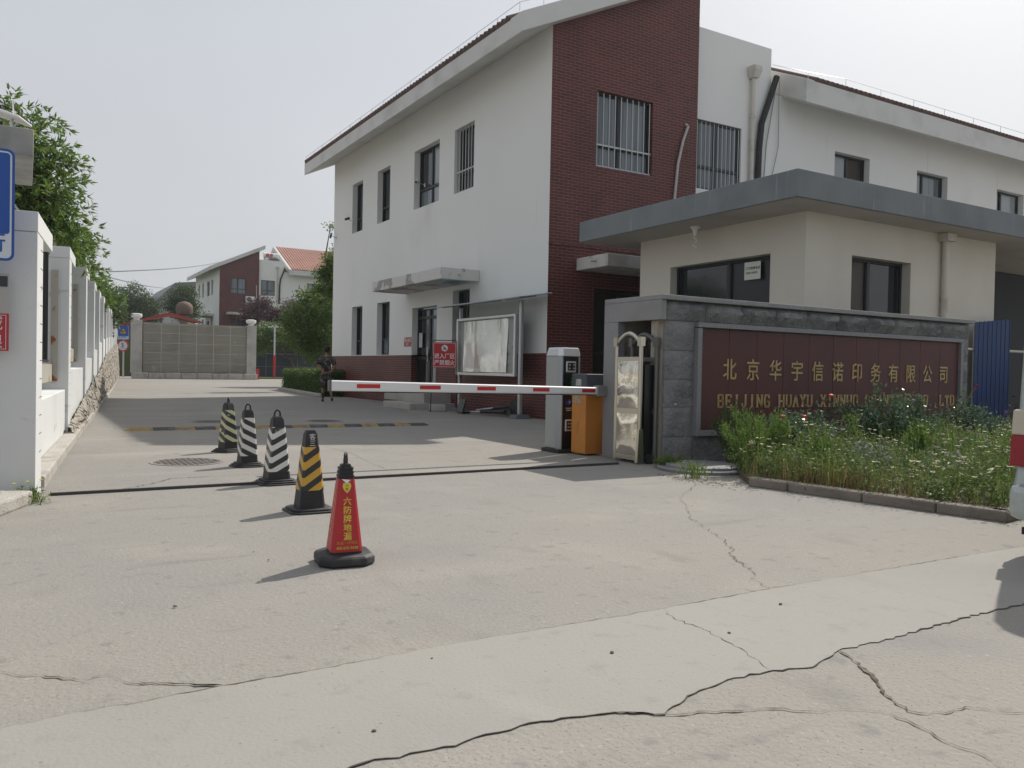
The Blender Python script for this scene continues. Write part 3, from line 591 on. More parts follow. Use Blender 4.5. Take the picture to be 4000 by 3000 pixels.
M_maroon = mat('maroon_tile', (.085, .024, .022), .55, ov=[(1.5, (.065, .022, .022), .4, .7), (5, (.12, .06, .055), .66, .8)])
w = MB()
for i in range(11):
    a = 7.172 + .501 * i; w.box(a, a + .496 if i < 10 else 12.678, YF + .04, YF + .08, .402, 1.66)
w.build('panel', M_maroon, t, 0, bevel=.002)
# slab-serif capitals built from strokes
GL = {'B': ([(0, 0, 0, 6), (0, 6, 3, 6), (0, 3.1, 3, 3.1), (0, 0, 3, 0), (3, 6, 3.7, 5.2), (3.7, 5.2, 3.7, 4), (3.7, 4, 3, 3.1), (3, 3.1, 4, 2.3), (4, 2.3, 4, .8), (4, .8, 3, 0)], []),
 'E': ([(0, 0, 0, 6), (0, 6, 3.8, 6), (0, 3, 2.6, 3), (0, 0, 4, 0), (3.8, 6, 3.8, 4.9), (4, 0, 4, 1.2), (2.6, 2.4, 2.6, 3.6)], [(0, 0), (0, 6)]),
 'I': ([(2, 0, 2, 6)], [(2, 0), (2, 6)]), 'J': ([(3, 6, 3, 1), (3, 1, 2.2, 0), (2.2, 0, 1, 0), (1, 0, .3, .9), (.3, .9, .3, 1.6)], [(3, 6)]),
 'N': ([(0, 0, 0, 6), (0, 6, 4, 0), (4, 0, 4, 6)], [(0, 0), (0, 6), (4, 6)]), 'G': ([(4, 4.6, 3.2, 6), (3.2, 6, 1, 6), (1, 6, 0, 4.8), (0, 4.8, 0, 1.2), (0, 1.2, 1, 0), (1, 0, 3.2, 0), (3.2, 0, 4, 1), (4, 1, 4, 2.6), (2.4, 2.7, 4.6, 2.7)], []),
 'H': ([(0, 0, 0, 6), (4, 0, 4, 6), (0, 3, 4, 3)], [(0, 0), (0, 6), (4, 0), (4, 6)]), 'U': ([(0, 6, 0, 1.2), (0, 1.2, 1, 0), (1, 0, 3, 0), (3, 0, 4, 1.2), (4, 1.2, 4, 6)], [(0, 6), (4, 6)]),
 'A': ([(0, 0, 2, 6), (2, 6, 4, 0), (.8, 2.1, 3.2, 2.1)], [(0, 0), (4, 0)]), 'Y': ([(0, 6, 2, 3), (4, 6, 2, 3), (2, 3, 2, 0)], [(0, 6), (4, 6), (2, 0)]),
 'X': ([(0, 0, 4, 6), (0, 6, 4, 0)], [(0, 0), (4, 0), (0, 6), (4, 6)]), 'O': ([(1, 6, 3, 6), (3, 6, 4, 4.8), (4, 4.8, 4, 1.2), (4, 1.2, 3, 0), (3, 0, 1, 0), (1, 0, 0, 1.2), (0, 1.2, 0, 4.8), (0, 4.8, 1, 6)], []),
 'P': ([(0, 0, 0, 6), (0, 6, 3, 6), (3, 6, 4, 5), (4, 5, 4, 3.8), (4, 3.8, 3, 2.9), (3, 2.9, 0, 2.9)], [(0, 0)]), 'R': ([(0, 0, 0, 6), (0, 6, 3, 6), (3, 6, 4, 5), (4, 5, 4, 4), (4, 4, 3, 3), (3, 3, 0, 3), (2.2, 3, 4.2, 0)], [(0, 0), (4.2, 0)]),
 'T': ([(2, 0, 2, 6), (0, 6, 4, 6), (0, 6, 0, 4.8), (4, 6, 4, 4.8)], [(2, 0)]), 'C': ([(4, 4.6, 3.2, 6), (3.2, 6, 1, 6), (1, 6, 0, 4.8), (0, 4.8, 0, 1.2), (0, 1.2, 1, 0), (1, 0, 3.2, 0), (3.2, 0, 4, 1.2)], []),
 'L': ([(0, 0, 0, 6), (0, 0, 3.8, 0), (3.8, 0, 3.8, 1.4)], [(0, 6)]), 'D': ([(0, 0, 0, 6), (0, 6, 2.6, 6), (2.6, 6, 4, 4.6), (4, 4.6, 4, 1.4), (4, 1.4, 2.6, 0), (2.6, 0, 0, 0)], []), '.': ([(1, 0, 1.5, 0)], []), ',': ([(1, 0, 1, .6), (1, 0, .5, -1)], [])}
s_ = 'BEIJING HUAYU XINNUO PRINTING CO.,LTD.'; x = 7.50; hgt = .155; u = hgt / 6; adv = (12.60 - 7.50) / (len(s_) - 1.2)
w = MB(); yb = YF + .036
for c in s_:
    if c in GL:
        cw_ = adv * .60 / 4
        for (a, b, c2, d) in GL[c][0]:
            p, q = np.array([x + a * cw_, b * u + .685]), np.array([x + c2 * cw_, d * u + .685]); dd = q - p; ln = np.linalg.norm(dd); dd /= ln; nn = np.array([-dd[1], dd[0]])
            th = .014 if abs(dd[1]) > .6 else .009
            cc = (p + q) / 2; w.obox((cc[0], yb, cc[1]), (dd[0] * (ln / 2 + .005), 0, dd[1] * (ln / 2 + .005)), (0, .004, 0), (nn[0] * th, 0, nn[1] * th))
        for (a, b) in GL[c][1]: w.box(x + a * cw_ - .022, x + a * cw_ + .022, yb - .0045, yb + .0045, b * u + .685 - .007, b * u + .685 + .007)
    x += adv
w.build('lettering', M_gold, t, 0)
for i, c in enumerate('北京华宇信诺印务有限公司'):
    text('lettering', c, .29, M_gold, t, (7.56 + .418 * i, YF + .034, 1.055), (1, 0, 0), (0, 0, 1), bold=.004, sx=.85)
for i in range(16):  # peeling edge of render by the gate opening
    pass
w = MB(); L = []
rp = random.Random(5)
for k in range(31):
    z = 1.735 * k / 30; wv = .09 + .05 * noise.noise(Vector((z * 5, 1, 0))) + .03 * noise.noise(Vector((z * 17, 3, 0)))
    L.append([(X0 - .012, YF + .3, z), (X0 - .012, YF + .3 - wv, z), (X0, YF + .3 - wv - .012, z), (X0, YF + .3, z)])
w.loops(L); w.build('peeling_render', mat('pale_render', (.40, .37, .31), .95, ov=[(9, (.5, .47, .4), .5, .7)]), t, 0)

# ================================================================== RETRACTABLE GATE
t = thing('folding_gate', 'polished steel retractable gate with arched top, folded into the stone gate housing', 'gate', (6.34, 7.85, 0))
ya, yb_ = 7.64, 8.10; xg = 6.34
def gate_unit(x, mm, parent, nm):
    w = MB()
    for yy in (ya, yb_): w.tube([(x, yy, .03), (x, yy, 1.50)], .027, 12); w.box(x - .034, x + .034, yy - .034, yy + .034, 1.42, 1.53)
    w.tube([(x, ya + (yb_ - ya) * q / 10, 1.45 + .125 * math.sin(math.pi * q / 10)) for q in range(11)], .027, 10)
    w.box(x - .016, x + .016, ya, yb_, 1.24, 1.29); w.box(x - .02, x + .02, ya, yb_, .60, .66); w.box(x - .02, x + .02, ya, yb_, .04, .09)
    return w.build(nm, mm, parent)
gate_unit(xg, M_steel2, t, 'front_frame')
for (za, zb_, m_) in ((.66, 1.24, M_steel), (.09, .60, M_steel)):
    w = MB(); N = 14; V = []; Q = []
    for j in range(N + 1):
        for i in range(N + 1):
            yy = ya + .03 + (yb_ - ya - .06) * i / N; zz = za + (zb_ - za) * j / N; e = min(i, N - i, j, N - j) / 3
            V.append((xg - .012 - .012 * min(1, e) * (1 + .5 * noise.noise(Vector((yy * 6, zz * 4, za)))), yy, zz))
    for j in range(N):
        for i in range(N): a = j * (N + 1) + i; Q.append((a, a + 1, a + N + 2, a + N + 1))
    w.add(V, Q); w.build('panel', m_, t, 80)
w = MB(); w.lathe([(.012, -.004), (.014, .004)], n=8)
w = MB(); w.prism([(xg - .05, ya - .03, .02), (xg + .05, ya - .03, .02), (xg + .05, ya + .02, .02), (xg - .05, ya + .02, .02)], [(xg - .03, ya - .028, .42), (xg + .03, ya - .028, .42), (xg + .03, ya + .01, .42), (xg - .03, ya + .01, .42)]); w.build('skirt', M_steel2, t)
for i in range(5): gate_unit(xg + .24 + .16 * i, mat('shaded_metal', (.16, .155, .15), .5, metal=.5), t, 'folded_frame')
w = MB(); w.box(xg + .1, xg + 1.1, ya + .04, yb_ - .04, .1, 1.2); w.build('motor_case', M_black2, t)
for yy in (ya - .02, yb_): 
    w = MB(); w.tube([(xg + .14, yy - .025, .06), (xg + .14, yy + .025, .06)], .06, 14); w.build('wheel', M_black, t)

# steel rail of the gate
a, b = G(108, 1071), G(1335, 1003); d = (b - a) / np.linalg.norm(b - a); nrm = np.array([-d[1], d[0], 0])
t = thing('gate_rail', 'dark steel ground rail running across the driveway to the gate housing', 'rail', (a[0], a[1], 0))
w = MB(); c = (a + b) / 2; hl = np.linalg.norm(b - a) / 2
w.obox(c + [0, 0, .012], d * hl, nrm * .018, (0, 0, .012)); w.build('rail_bar', mat('dark_rail_steel', (.05, .045, .04), .6), t, 0)
w = MB(); w.obox(c + d * .75 * hl * .33 + nrm * .10 + [0, 0, .004], d * hl * .74, nrm * .016, (0, 0, .006)); w.build('guide_strip', mat('worn_guide', (.50, .48, .45), .7), t, 0)

# ================================================================== PARKING KIOSK
kx0, kx1, ky0, ky1 = 6.16, 6.48, 9.08, 9.44
t = thing('parking_kiosk', 'tall silver and black number-plate kiosk with two square lamp panels', 'kiosk', (kx0, ky0, 0))
M_silver = mat('silver_paint', (.34, .355, .36), .4, metal=.3)
w = MB(); w.box(kx0, kx1, ky0 + .09, ky1, .05, 1.30); cab_ = w.build('cabinet', M_silver, t, 0, bevel=.012)
w = MB(); w.prism([(kx0 - .005, ky0 + .07, 1.30), (kx0 + .03, ky0 - .005, 1.30), (kx1 + .005, ky0 - .005, 1.30), (kx1 + .005, ky1 + .005, 1.30), (kx0 - .005, ky1 + .005, 1.30)],
                  [(kx0 + .02, ky0 + .09, 1.42), (kx0 + .04, ky0 + .02, 1.42), (kx1 - .01, ky0 + .02, 1.42), (kx1 - .01, ky1 - .02, 1.42), (kx0 + .02, ky1 - .02, 1.42)]); w.build('top_cover', mat('silver_cap', (.62, .64, .66), .25, metal=.5), t, 0, bevel=.015)
w = MB(); w.prism([(kx0 + .002, ky0 + .088, .05), (kx0 + .035, ky0 + .01, .05), (kx0 + .05, ky0 + .01, .05), (kx0 + .05, ky0 + .088, .05)], [(kx0 + .002, ky0 + .088, 1.30), (kx0 + .035, ky0 + .01, 1.30), (kx0 + .05, ky0 + .01, 1.30), (kx0 + .05, ky0 + .088, 1.30)])
w.box(kx1 - .025, kx1, ky0 + .005, ky0 + .088, .05, 1.30); w.build('edge_trim', mat('grey_trim', (.30, .32, .34), .35, metal=.4), t, 0)
w = MB(); w.box(kx0 + .052, kx1 - .027, ky0 + .015, ky0 + .088, .052, 1.298); w.build('front_panel', mat('gloss_black', (.008, .008, .009), .12), t, 0)
for zc, hh, cols_, rows_ in ((1.16, .075, 2, 2), (.37, .08, 3, 2)):
    xc = (kx0 + kx1) / 2 + .01; w = MB(); w.box(xc - .08, xc + .08, ky0 - .005, ky0 + .014, zc - hh, zc + hh); lp_ = w.build('lamp_panel', mat('lamp_frame', (.55, .56, .57), .3, metal=.5), t, 0, bevel=.012)
    w = MB(); w.box(xc - .058, xc + .058, ky0 - .009, ky0 - .006, zc - hh + .025, zc + hh - .02); w.build('lamp_plate', M_black2, lp_, 0)
    for i in range(cols_):
        for j in range(rows_): w = MB(); w.tube([(xc - .035 + .07 * i / (cols_ - 1), ky0 - .010, zc - .02 + .045 * j), (xc - .035 + .07 * i / (cols_ - 1), ky0 - .018, zc - .02 + .045 * j)], .012, 10); w.build('lens', M_metal, lp_)
M_led = mat('green_led', (.02, .10, .04), .5, emis=((.05, .5, .15), .12))
for i, c in enumerate('减速慢'): text('display_text', c, .085, M_led, t, (kx0 + .17, ky0 + .010, .945 - .088 * i), (1, 0, 0), (0, 0, 1))
M_blue = mat('blue_print', (.02, .09, .42), .4)
w = MB(); yy = ky0 + .012
for cx_, cz, r_ in ((-.04, 0, .026), (0, .012, .038), (.042, 0, .026)): w.tube([(6.325 + cx_, yy, .672 + cz), (6.325 + cx_, yy - .003, .672 + cz)], r_, 18)
w.box(6.285, 6.367, yy - .003, yy, .647, .672); w.build('logo', M_blue, t, 0)
text('lettering', 'P', .055, M_white, t, (6.308, yy - .005, .655), (1, 0, 0), (0, 0, 1), ext=.001)
text('lettering', 'PARKING', .026, M_white, t, (6.262, yy - .001, .592), (1, 0, 0), (0, 0, 1), ext=.001); text('lettering', '智慧停车', .022, M_white, t, (6.272, yy - .001, .565), (1, 0, 0), (0, 0, 1), ext=.001)
w = MB(); w.box(kx0 - .04, kx1 + .02, ky0 - .05, ky1 + .02, .0, .05); w.build('base_plate', M_black, t, 0, bevel=.005)

# ================================================================== BARRIER GATE
t = thing('boom_barrier', 'orange boom barrier cabinet with long white arm and red reflectors, lowered across the drive', 'barrier', (6.45, 8.85, 0))
bx0, bx1, by0, by1 = 6.28, 6.60, 8.66, 8.98
M_or = mat('orange_paint', (.52, .20, .035), .45, ov=[(3, (.46, .17, .03), .4, .7), (20, (.32, .14, .05), .7, .8)])
w = MB(); w.box(bx0, bx1, by0, by1, .02, .80); cb_ = w.build('cabinet', M_or, t, 0, bevel=.012)
w = MB()
for i in range(4): w.obox((bx0 - .004, by0 + .19, .30 + .042 * i), (.006, 0, 0), (0, .035, 0), (0, 0, .007))
w.build('vent', M_or, cb_)
w = MB(); w.box(bx0 - .002, bx0 - .001, by0 + .1, by0 + .28, .68, .78); w.build('rating_plate', mat('worn_plate', (.28, .19, .12), .5, ov=[(60, (.5, .4, .3), .5, .6)]), cb_, 0)
w = MB(); w.box(bx0 - .005, bx1 + .005, by0 - .005, by1 + .005, .802, 1.07); hd = w.build('motor_housing', mat('dark_grey_paint', (.055, .065, .075), .5), t, 0, bevel=.015)
w = MB(); w.box(bx0 - .009, bx0 - .006, by0 + .10, by0 + .22, .91, 1.0); w.build('sticker', mat('sticker', (.5, .5, .5), .5, ov=[(70, (.2, .2, .2), .5, .55)]), hd, 0)
w = MB()
def armz(x): return .852 + (6.42 - x) / 3.6 * .045
L = []
for x_ in (2.82, 6.43):
    h_ = .058 if x_ < 3 else .047; z_ = armz(x_); yy = 8.55
    L.append([(x_, yy - .025, z_ - h_ + .012), (x_, yy - .012, z_ - h_), (x_, yy + .012, z_ - h_), (x_, yy + .025, z_ - h_ + .012), (x_, yy + .025, z_ + h_ - .012), (x_, yy + .012, z_ + h_), (x_, yy - .012, z_ + h_), (x_, yy - .025, z_ + h_ - .012)])
w.loops(L); arm = w.build('arm', mat('white_arm', (.74, .74, .74), .3, spec=.5), t, 20)
w = MB(); w.box(2.80, 2.825, 8.52, 8.58, armz(2.82) - .06, armz(2.82) + .06); w.build('end_cap', mat('dark_cap', (.12, .12, .12), .5), arm)
w = MB(); w.tube([(2.86, 8.55, armz(2.86) - .062), (6.42, 8.55, armz(6.4) - .05)], .009, 6); w.build('rubber_strip', M_black, arm)
for a, b in ((3.11, 3.38), (3.86, 4.12), (4.60, 4.85), (5.38, 5.62), (6.12, 6.33)):
    w = MB(); z_ = armz(a); w.box(a, b, 8.522, 8.5245, z_ - .022, z_ + .022); w.build('red_reflector', M_red, arm, 0)
w = MB(); w.box(6.36, 6.50, 8.50, 8.62, .79, .92); w.tube([(6.43, 8.52, .86), (6.43, 8.68, .86)], .04, 12); w.build('arm_clamp', mat('clamp_grey', (.25, .25, .25), .5), t)

# ================================================================== TRAFFIC CONES
def sq(w_, z, ch=.18, rot=0):   # square with cut corners
    c = w_ * ch * 2
    p = [(w_ - c, -w_), (w_, -w_ + c), (w_, w_ - c), (w_ - c, w_), (-w_ + c, w_), (-w_, w_ - c), (-w_, -w_ + c), (-w_ + c, -w_)]
    return [(x, y, z) for x, y in p]
def cone(label, pos, rz, H, hb, top, sleeve, steps, loop, body=M_black, zs=(.17, .56), extra=None, fat=False, loop_rot=0):
    t = thing('traffic_cone', label, 'traffic cone', (0, 0, 0), 'square traffic cones in a line across the drive')
    b = MB(); z = 0
    if fat: b.loops([sq(hb * .93, 0, .2), sq(hb, .012, .2), sq(hb, .045, .2), sq(hb * .9, .062, .2)])
    else:
        for i in range(steps):
            q = hb * (1 - .12 * i); b.loops([sq(q, z, .16), sq(q, z + .016, .16)]); z += .016
    b.build('base', mat('dusty_rubber', (.03, .03, .031), .6, ov=[(9, (.085, .08, .072), .48, .75)]), t, 30, bevel=.006)
    zb0 = .062 if fat else z; w0 = hb * .56; w1 = top + .003
    wz = lambda zz: w0 + (w1 - w0) * (zz - zb0) / (H - zb0)
    b = MB(); b.loops([sq(wz(zz), zz, .1) for zz in (zb0, zb0 + .05, H - .03)] + [sq(wz(H) * .75, H, .1)])
    if fat:
        for k_ in range(3): zz = H - .073 + .022 * k_; b.loops([sq(wz(zz) + .003, zz, .1), sq(wz(zz) + .003, zz + .012, .1)])
    b.build('body', body, t, 30)
    if sleeve: b = MB(); b.loops([sq(wz(zs[0]) + .003, zs[0], .1), sq(wz(zs[1]) + .003, zs[1], .1)], cap=False); b.build('reflective_sleeve', sleeve, t, 30)
    if loop:
        b = MB(); rl = .028; b.tube([(math.cos(a) * rl * (math.cos(loop_rot)), math.cos(a) * rl * math.sin(loop_rot), H - .008 + .022 + math.sin(a) * (.045)) for a in [math.pi * q / 8 - .35 * (1 if q == 0 else 0) for q in range(0, 9)]], .0085, 8)
        b.tube([(rl * math.cos(loop_rot), rl * math.sin(loop_rot), H - .02), (rl * math.cos(loop_rot), rl * math.sin(loop_rot), H + .02)], .0085, 8); b.tube([(-rl * math.cos(loop_rot), -rl * math.sin(loop_rot), H - .02), (-rl * math.cos(loop_rot), -rl * math.sin(loop_rot), H + .02)], .0085, 8)
        b.build('handle_loop', M_black, t)
    if extra: extra(t, wz)
    t.location = pos; t.rotation_euler = (0, 0, rz); return t
blk = (.02, .02, .02)
def red_text(t, wz):
    lean = (wz(.55) - wz(.1)) / .45; n = Vector((0, 1, lean)).normalized() ; up_v = Vector((0, -lean, 1)).normalized()
    Ysurf = lambda z: -wz(z) - .0045
    M_y = mat('yellow_print', (.68, .52, .07), .5)
    for i, c in enumerate('六防牌地漏'): z = .335 - .048 * i; text('lettering', c, .047, M_y, t, (0.002, Ysurf(z), z), (1, 0, 0), up_v, 'CENTER', .0008, bold=.0007)
    for i, c in enumerate('防臭一步到位'): z = .118; text('lettering', c, .02, mat('orange_print', (.62, .27, .05), .5), t, (-.048 + .0195 * i, Ysurf(z), z), (1, 0, 0), up_v, 'CENTER', .0008)
    text('lettering', '400-810-9698', .0225, M_y, t, (0, Ysurf(.09), .09), (1, 0, 0), up_v, 'CENTER', .0008, sx=.95)
    w = MB(); z = .435; y = Ysurf(z); sh = [(0, -.038), (.016, -.022), (.024, 0), (.02, .018), (0, .022), (-.02, .018), (-.024, 0), (-.016, -.022)]
    w.prism([(a, Ysurf(z + b) + .001, z + b) for a, b in sh], [(a, Ysurf(z + b) - .0015, z + b) for a, b in sh]); w.build('shield_emblem', M_y, t, 0)
    for c, dz in (('六', -.003), ('防', -.022)): text('lettering', c, .017, M_black2, t, (0, Ysurf(z + dz) - .002, z + dz), (1, 0, 0), up_v, 'CENTER', .0006)
    w = MB(); w.prism([(-.03, Ysurf(.475), .475), (-.002, Ysurf(.452), .452), (.02, Ysurf(.47), .47)], [(-.03, Ysurf(.475) - .006, .475), (-.002, Ysurf(.452) - .008, .452), (.02, Ysurf(.47) - .006, .47)]); w.build('torn_flap', M_white, t, 0)
    w = MB()
    for i in range(7): z = .40 - .042 * i; w.obox((-wz(z) - .0045, .0, z), (.0008, 0, 0), (0, .012, 0), (0, 0, .006)); w.obox((-wz(z) - .0045, .0, z - .016), (.0008, 0, 0), (0, .004, 0), (0, 0, .010))
    w.build('side_print', mat('orange_print', (.62, .27, .05), .5), t, 0)
def yellow_text(t, wz):
    lean = (wz(.55) - wz(.1)) / .45; up_v = Vector((0, -lean, 1)).normalized()
    for c, z in (('客', .548), ('三', .500)): text('lettering', c, .050, mat('pale_print', (.6, .6, .55), .5), t, (.002, -wz(z) - .003, z), (1, 0, 0), up_v, 'CENTER', .0008)
face = lambda p: -math.atan2(p[0], p[1])
P = [G(743, 1214), G(668, 1103), G(597, 1044), G(534, 1007), G(492, 976)]
cone('red sleeved traffic cone with yellow Chinese lettering on a thick moulded base, nearest the camera', (P[0][0], P[0][1], 0), face(P[0]) + rad(11), .555, .155, .03, mat('red_sleeve', (.42, .022, .025), .4, ov=[(5, (.36, .02, .025), .4, .7)]), 0, True, zs=(.075, .475), extra=red_text, fat=True, loop_rot=1.2)
cone('black traffic cone with yellow chevron sleeve and two pale characters at its top', (P[1][0], P[1][1], 0), face(P[1]) + rad(17), .615, .175, .038, stripe_mat('yellow_chevrons', (.55, .31, .03), blk, -.62, -.62, .105, .52, z0=.2), 2, False, zs=(.165, .49), extra=yellow_text)
worn_w = ((9, (.35, .33, .28), .52, .6), (22, (.62, .61, .58), .66, .7))
cone('black traffic cone with white bands rising to the right, in the middle of the line', (P[2][0], P[2][1], 0), face(P[2]) + rad(19), .625, .185, .045, stripe_mat('white_bands', (.62, .61, .56), blk, -.5, -.5, .098, .5, worn=((7, (.40, .37, .30), .58, .7),), z0=.1), 3, True, zs=(.12, .53))
cone('scuffed black traffic cone with torn white bands falling to the right, showing a red patch', (P[3][0], P[3][1], 0), face(P[3]) + rad(17), .615, .165, .045, stripe_mat('torn_bands', (.58, .57, .54), blk, .5, -.5, .105, .5, worn=((6, (.30, .07, .05), .61, .63), (9, (.55, .54, .5), .66, .68))), 3, True, zs=(.12, .53))
cone('farthest traffic cone, black with ragged yellowish bands meeting at its corner', (P[4][0], P[4][1], 0), face(P[4]) + rad(32), .62, .165, .045, stripe_mat('ragged_bands', (.46, .47, .28), blk, .5, -.55, .11, .46, worn=((5, (.42, .43, .42), .60, .62), (8, (.03, .03, .03), .60, .62)), z0=.3), 3, True, zs=(.13, .53), loop_rot=1.3)

# ================================================================== SPEED BUMP, MANHOLES
a, b = G(268, 930), G(925, 918); d = (b - a) / np.linalg.norm(b - a); nn = np.array([-d[1], d[0], 0]); Ln = np.linalg.norm(b - a)
t = thing('speed_bump', 'low rubber speed bump of alternating yellow and black segments across the driveway', 'speed bump', ((a + b) / 2 * [1, 1, 0]))
M_by = mat('bump_yellow', (.30, .20, .06), .7, ov=[(6, (.17, .13, .07), .45, .65)]); M_bb = mat('bump_black', (.05, .05, .055), .7, ov=[(6, (.10, .095, .09), .45, .7)])
N = 16; prof = [(-.17, 0), (-.10, .032), (-.04, .045), (.04, .045), (.10, .032), (.17, 0)]
for i in range(N):
    s0, s1 = .1 + (Ln - .2) * i / N + .004, .1 + (Ln - .2) * (i + 1) / N - .004
    w = MB(); w.loops([[a + d * s_ + nn * q + [0, 0, z] for q, z in prof] for s_ in (s0, s1)])
    sg = w.build('segment', M_by if i % 2 == 0 else M_bb, t, 20); c = a + d * (s0 + s1) / 2
    w = MB(); w.lathe([(.03, .044), (.02, .051), (.004, .052)], (c[0], c[1], 0), 10); w.build('reflector_stud', mat('stud', (.20, .10, .05), .4), sg)
for s0, s1, m_ in ((0, .1, M_by), (Ln - .1, Ln, M_bb)):
    w = MB(); e0, e1 = (.15, 1) if s0 == 0 else (1, .15)
    w.loops([[a + d * s_ + nn * q * (.4 + .6 * e) + [0, 0, z * e] for q, z in prof] for s_, e in ((s0, e0), (s1 , e1))]); w.build('end_piece', m_, t, 20)
def manhole(c, r, label):
    t = thing('manhole_cover', label, 'manhole cover', (c[0], c[1], 0), 'round cast-iron manhole covers in the drive')
    mi = mat('cast_iron', (.13, .115, .105), .7, ov=[(7, (.18, .155, .135), .45, .65)]); w = MB()
    w.lathe([(r * 1.12, .001), (r * 1.12, .006), (r * 1.02, .007), (r * 1.0, .004), (r, .001)], (c[0], c[1], 0), 40); w.build('rim', mat('iron_rim', (.24, .225, .205), .8), t)
    w = MB(); w.lathe([(r * .98, 0), (r * .98, .005), (.01, .006)], (c[0], c[1], 0), 40); k = int(r * .9 / .045)
    for i in range(-k, k + 1):
        for j in range(-k, k + 1):
            x_, y_ = i * .06, j * .06
            if math.hypot(x_, y_) < r * .88: 
                e = .022 if (i + j) % 2 else .012; f_ = .012 if (i + j) % 2 else .022
                w.box(c[0] + x_ - e, c[0] + x_ + e, c[1] + y_ - f_, c[1] + y_ + f_, .004, .011)
    w.build('lid', mi, t)
manhole(G(404, 998), .35, 'sunlit round iron manhole cover beside the farthest traffic cones')
manhole(G(455, 911), .34, 'shaded round manhole cover beyond the speed bump, left one of two'); manhole(G(700, 909.5), .34, 'shaded round manhole cover beyond the speed bump, towards the office steps')

# ================================================================== NOTICE BOARD
t = thing('notice_board', 'aluminium-framed glazed notice board with creased white sheet and sloping blue canopy', 'notice board', (9.75, 17.5, 0))
for (x_, y_) in ((9.80, 19.13), (9.70, 15.93)):
    w = MB(); w.box(x_ - .035, x_ + .035, y_ - .05, y_ + .05, .09, 2.70); w.tube([(x_ - .04, y_ - .02, .1), (x_ - .04, y_ - .02, 2.68)], .014, 8); ps = w.build('post', M_metal, t, 0, bevel=.008)
    w = MB(); w.prism([(x_ - .22, y_ - .2, 0), (x_ + .22, y_ - .2, 0), (x_ + .22, y_ + .2, 0), (x_ - .22, y_ + .2, 0)], [(x_ - .15, y_ - .14, .09), (x_ + .15, y_ - .14, .09), (x_ + .15, y_ + .14, .09), (x_ - .15, y_ + .14, .09)]); w.build('foot', mat('grey_foot', (.10, .11, .12), .7), ps, 0, bevel=.008)
f = Fr('X', 9.70); w = MB(); u0, u1, z0, z1 = 16.06, 19.02, .95, 2.40
f.box(w, u0, u0 + .07, z0, z1, 0, .09); f.box(w, u1 - .07, u1, z0, z1, 0, .09); f.box(w, u0 + .07, u1 - .07, z0, z0 + .07, 0, .088); f.box(w, u0 + .07, u1 - .07, z1 - .07, z1, 0, .088)
fr_ = w.build('frame', mat('bright_aluminium', (.68, .69, .69), .3, metal=.6), t, 0, bevel=.012)
w = MB(); f.box(w, u0 + .05, u1 - .05, z0 + .05, z1 - .05, -.02, .01); w.build('backing', mat('grey_backing', (.35, .36, .33), .8), t, 0)
w = MB(); N, K = 34, 20; V = []; Q = []
for j in range(K + 1):
    for i in range(N + 1):
        y_ = u0 + .42 + (u1 - u0 - .75) * i / N; z_ = z0 + .09 + (z1 - z0 - .18) * j / K
        V.append((9.70 - .02 - .028 * (.5 + noise.noise(Vector((y_ * 2.2, z_ * 1.2, 3)))) - .01 * noise.noise(Vector((y_ * 6, z_ * 3, 1))), y_, z_))
for j in range(K):
    for i in range(N): a_ = j * (N + 1) + i; Q.append((a_, a_ + 1, a_ + N + 2, a_ + N + 1))
w.add(V, Q); w.build('creased_sheet', mat('white_sheet_glare', (.93, .93, .87), .14, metal=.2, spec=1.0, ov=[(1.1, (.62, .62, .54), .58, .60, (1, 2.6, .6))], bump=(1.6, .5, .05)), t, 80)  # whitened patchy colour and creases also stand in for swirling reflections in the glazing
w = MB(); f.box(w, u0 + .12, u0 + .45, 1.2, 1.75, .012, .016); w.build('poster', mat('grey_photo_sheet', (.34, .34, .31), .6, ov=[(9, (.2, .2, .2), .5, .6), (4, (.45, .45, .42), .5, .6)]), t, 0)
# canopy: thin blue-tinted sheet on brackets
w = MB(); L = []
for y_ in (15.28, 20.25):
    L.append([(9.25, y_, 2.70), (9.6, y_, 2.75), (9.9, y_, 2.80), (10.08, y_, 2.84), (10.08, y_, 2.848), (9.9, y_, 2.808), (9.6, y_, 2.758), (9.25, y_, 2.708)])
mb_ = w.loops(L); w.build('canopy_sheet', mat('blue_polycarbonate', (.10, .30, .42), .25, trans=.35), t, 20)
w = MB(); w.tube([(9.25, 15.28, 2.70), (9.25, 20.25, 2.70)], .018, 8); w.tube([(10.08, 15.28, 2.84), (10.08, 20.25, 2.84)], .018, 8)
for y_ in (15.93, 17.5, 19.13): w.tube([(9.25, y_, 2.68), (10.08, y_, 2.82)], .018, 8)
w.build('canopy_frame', mat('grey_rail', (.33, .35, .36), .5), t)

# ================================================================== NO SMOKING STAND
t = thing('no_smoking_stand', 'red no-smoking sign on a thin black frame standing before the door steps', 'sign stand', (0, 0, 0))
w = MB()
for x_ in (-.32, .32): w.tube([(x_ * .92, 0, 1.83), (x_ * .97, 0, .9), (x_ * 1.08, .02, .03)], .012, 6); w.tube([(x_ * 1.08, .28, .02), (x_ * 1.08, -.28, .02)], .012, 6)
w.tube([(-.295, 0, 1.83), (.295, 0, 1.83)], .012, 6); w.build('frame', M_black2, t)
w = MB(); w.box(-.30, .30, -.03, -.015, 1.13, 1.78); w.build('board', mat('sign_red', (.42, .02, .025), .4), t, 0, bevel=.004)
w = MB(); e = .012
for q in ((-.285, .285, 1.148, 1.156), (-.285, .285, 1.754, 1.762), (-.285, -.277, 1.156, 1.754), (.277, .285, 1.156, 1.754)): w.box(q[0], q[1], -.033, -.031, q[2], q[3])
w.build('white_border', M_white, t, 0)
